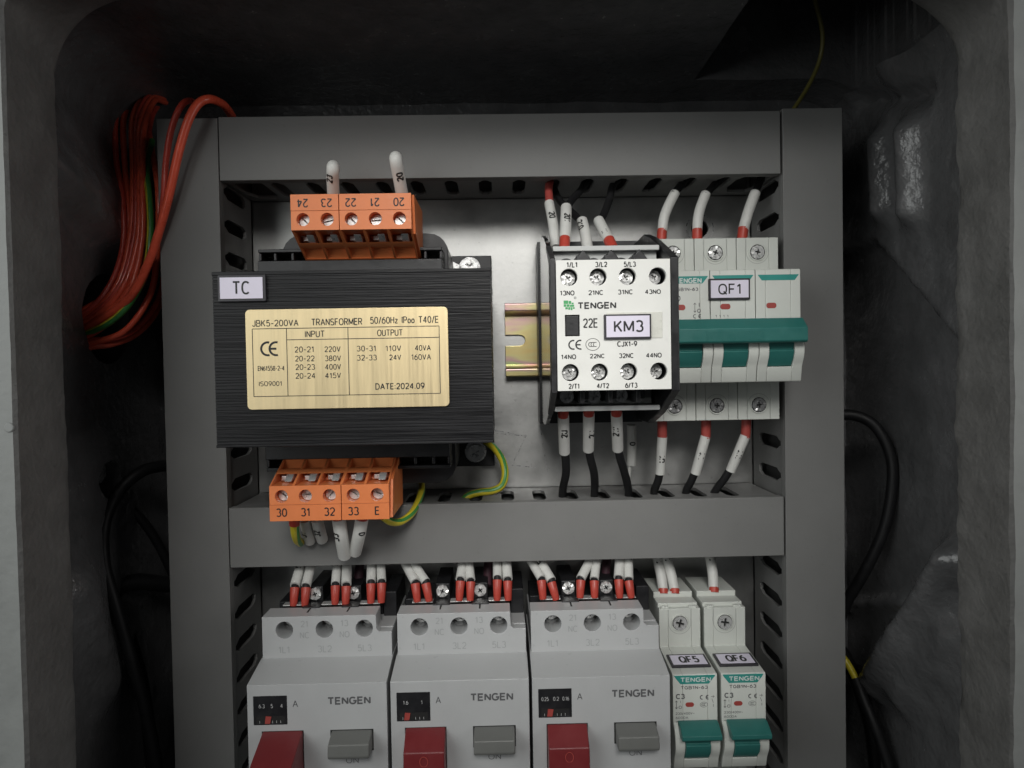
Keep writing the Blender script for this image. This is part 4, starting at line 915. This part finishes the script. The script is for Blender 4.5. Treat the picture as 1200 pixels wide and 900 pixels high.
for r, (zm, ws) in enumerate(rows):
    for i, (a, b, c) in enumerate(ws):
        a, b, c = zm.p(*a), zm.p(*b), zm.p(*c); ap = (a[0] * 1.45 - b[0] * .45, a[1] * 1.45 - b[1] * .45)
        wire('%s wire of the pair entering terminal %s of the %s' % ('left' if i % 2 == 0 else 'right', TN[i // 2], PN[r]),
             [('marker_sleeve', 'sleeve', 2.2 - .12 * ((i * 7 + r) % 3), [(b[0], b[1] - 1.5, 41), (a[0], a[1], 34), (ap[0], ap[1], 29)]),
              ('insulation', 'blki', 1.6, [(b[0], b[1] + 1.5, 41.5), (b[0], b[1] - 2.0 - (i * 5 + r * 3) % 3, 40.5)]),
              ('ferrule', 'redf', 2.05, [(b[0], b[1] + 1.2, 41.5), ((b[0] + c[0]) / 2, (b[1] + c[1]) / 2, 43), (c[0], c[1], 43.5)], dict(r1=1.5))],
             MPG, txt=(TX[(r, i)], -1, .55) if (r, i) in TX else None)
for zm, X, Y, lab in ((z5, 520, 120, 'dim dark violet wire behind the leftmost motor protector'), (z5, 1010, 100, 'dim dark violet wire behind the middle motor protector'), (z3, 632, 110, 'dim dark violet wire behind the motor protector nearest QF5')):
    x, y = zm.p(X, Y); wire(lab, [('insulation', 'violet', 2.0, [(x, y + 16, 30), (x, y, 26), (x + 2, y - 22, 22)])], 'dim wires behind the motor protectors')
SB = 'white sleeved wires entering the small breakers'
def small(label, a, b, r=2.3):
    wire(label, [('marker_sleeve', 'sleeve', r, [(a[0] - 3, a[1] - 14, 22), (a[0], a[1], 25), ((a[0] + b[0]) / 2 + .8, (a[1] + b[1]) / 2, 28), (b[0], b[1], 31)]), ('ferrule', 'redf', r - .1, [(b[0], b[1] - 2, 31), (b[0] + .3, b[1] + 4, 32)])], SB, txt=('1', -1, .4))
small('left white sleeve of the two entering breaker QF5', (771, 658), (777, 692))
small('right white sleeve of the two entering breaker QF5', (781, 655), (790.5, 692))
small('single white sleeve entering breaker QF6', (832.5, 655), (836.5, 690.5))

# ------------------------------------------------------------------ looms beside the panel
RB = 'red wires looped through the hole in the left wall'
def end(py, h): x, z = at(100, py, 42); return [Vector((-178, z - 1, 33 + h * .1)), Vector((-196, z - 4, 30))]
def loom(label, pts, tail, r=1.3, m_='redi', **k):
    wire(label, [('insulation', m_, r, [Vector(P3(*p)) for p in pts] + [Vector((CL - 2, at(103, tail, 41)[1], 38)), Vector((CL - 22, at(103, tail, 41)[1] - 6, 34))], k)], RB)
loom('outermost dark red wire at the far left of the red loop', [(166, 116, -10), (149, 114, 0), (136, 134, 10), (136, 185, 18), (144, 235, 24), (144, 290, 28), (128, 336, 34)], 366, m_='redk')
loom('second dark red wire from the left in the red loop', [(185, 118, -12), (168, 116, 0), (155, 142, 12), (156, 205, 22), (153, 275, 28), (137, 335, 34)], 372)
loom('red wire in the middle of the red loop, left of the striped wire', [(192, 116, -10), (176, 117, 2), (164, 150, 16), (164, 215, 26), (161, 285, 32), (141, 343, 37)], 379, r=1.4)
loom('dark red wire tucked behind the middle of the red loop', [(186, 122, -14), (177, 140, -4), (171, 190, 8), (170, 260, 16), (163, 312, 22), (143, 352, 30)], 384, m_='redk')
loom('yellow and green striped wire running inside the red loop', [(178, 165, 6), (172, 198, 22), (175, 235, 32), (176, 275, 36), (170, 318, 39), (152, 355, 41), (128, 378, 42)], 391, m_=['yel', 'grn'], r=1.4, stripe=(9, 10, 11, 12, 13))
loom('thick bright red wire arching over the top corner of the left duct', [(272, 136, 20), (262, 123, 36), (246, 116, 47), (232, 122, 50), (220, 143, 51), (209, 180, 50), (199, 225, 48), (188, 266, 46), (173, 310, 44), (148, 353, 42)], 385, r=1.75)
loom('red wire crossing behind the thick bright one at the duct corner', [(232, 124, 20), (222, 118, 40), (211, 126, 47.5), (200, 155, 47), (194, 195, 46), (192, 230, 46), (186, 268, 42), (172, 318, 38), (146, 362, 38)], 396, m_='redk')
loom('straight red wire slanting right down the middle of the red loop', [(168, 118, -14), (173, 145, -6), (177, 170, 6), (184, 210, 26), (186, 250, 30), (184, 300, 30), (176, 345, 32), (146, 388, 36)], 404, r=1.35)
loom('lowest red wire of the loop, nearest the left duct', [(206, 280, 4), (195, 330, 12), (183, 365, 20), (160, 391, 28), (132, 403, 34)], 408, r=1.4)
loom('thin red wire beside the outermost one, bowing out lowest on the left', [(178, 120, -14), (158, 117, -2), (145, 138, 8), (146, 190, 16), (150, 240, 22), (149, 292, 26), (132, 338, 32)], 362)
loom('red wire between the second and the middle one of the loop', [(188, 117, -10), (172, 115, 2), (160, 146, 14), (160, 210, 24), (157, 280, 30), (139, 338, 36)], 375, m_='redk')
loom('red wire hugging the left side of the striped wire', [(194, 120, -10), (180, 119, 2), (168, 155, 18), (167, 215, 28), (166, 285, 33), (148, 345, 38)], 382, r=1.35)
loom('lower red wire under the striped one, second from the duct', [(206, 240, 4), (196, 300, 14), (186, 350, 22), (162, 383, 30), (136, 396, 36)], 400, m_='redk')
BC = 'black cables hanging left of the panel'
wire('black cable arching from behind the left duct past the small wall hole', [('insulation', 'blki', 2.7, [(215, 545, -8), (192, 546, 6), (165, 553, 16), (138, 578, 24), (122, 615, 30), (122, 660, 32), (134, 705, 32), (150, 760, 30), (170, 830, 28), (188, 920, 26)])], BC, cat='cable')
wire('short black cable emerging under the arch, slanting towards the left duct', [('insulation', 'blki', 2.2, [(144, 586, 4), (158, 600, 4), (176, 622, 0), (192, 650, -4), (210, 690, -8)])], BC, cat='cable')
wire('thickest black cable hanging straight down at the lower left', [('insulation', 'blki', 3.9, [(220, 686, -4), (190, 684, 4), (160, 682, 12), (136, 692, 18), (122, 730, 24), (115, 790, 28), (115, 850, 30), (118, 930, 30)])], BC, cat='cable')
wire('long black cable sloping down behind the thickest one at the lower left', [('insulation', 'blki', 3.0, [(128, 676, 6), (140, 706, 8), (156, 760, 8), (170, 820, 8), (182, 930, 8)])], BC, cat='cable')
RC = 'black cables hanging right of the panel'
wire('black cable looping out beside the right duct', [('insulation', 'blki', 2.6, [(965, 492, 8), (995, 486, 10), (1023, 497, 14), (1042, 528, 18), (1046, 565, 20), (1036, 620, 20), (1012, 672, 16), (992, 706, 10), (980, 740, 4)])], RC, cat='cable')
wire('yellow tipped thin black cable at the lower right', [('insulation', 'blki', 2.6, [(1003, 796, 4), (1012, 820, 10), (1026, 853, 16), (1044, 905, 22), (1050, 940, 24)]), ('core', 'yel', 1.7, [(980, 760, -6), (994, 779, -1), (1005, 800, 4.5)])], RC, cat='cable')
wire('black cable behind the lower right rib', [('insulation', 'blki', 3.4, [(975, 745, -10), (1000, 790, -6), (1020, 850, -2), (1030, 930, 0)])], RC, cat='cable')
wire('thin olive wire dropping from the ceiling opening to the right duct', [('insulation', 'olive', 1.0, [(946, -30, 24), (957, 8, 22), (964, 42, 18), (960, 72, 14), (946, 103, 12), (926, 134, 14)])], 'loose wire at the top')
for o in bpy.data.objects:
    if '_base' in o: del o['_base']
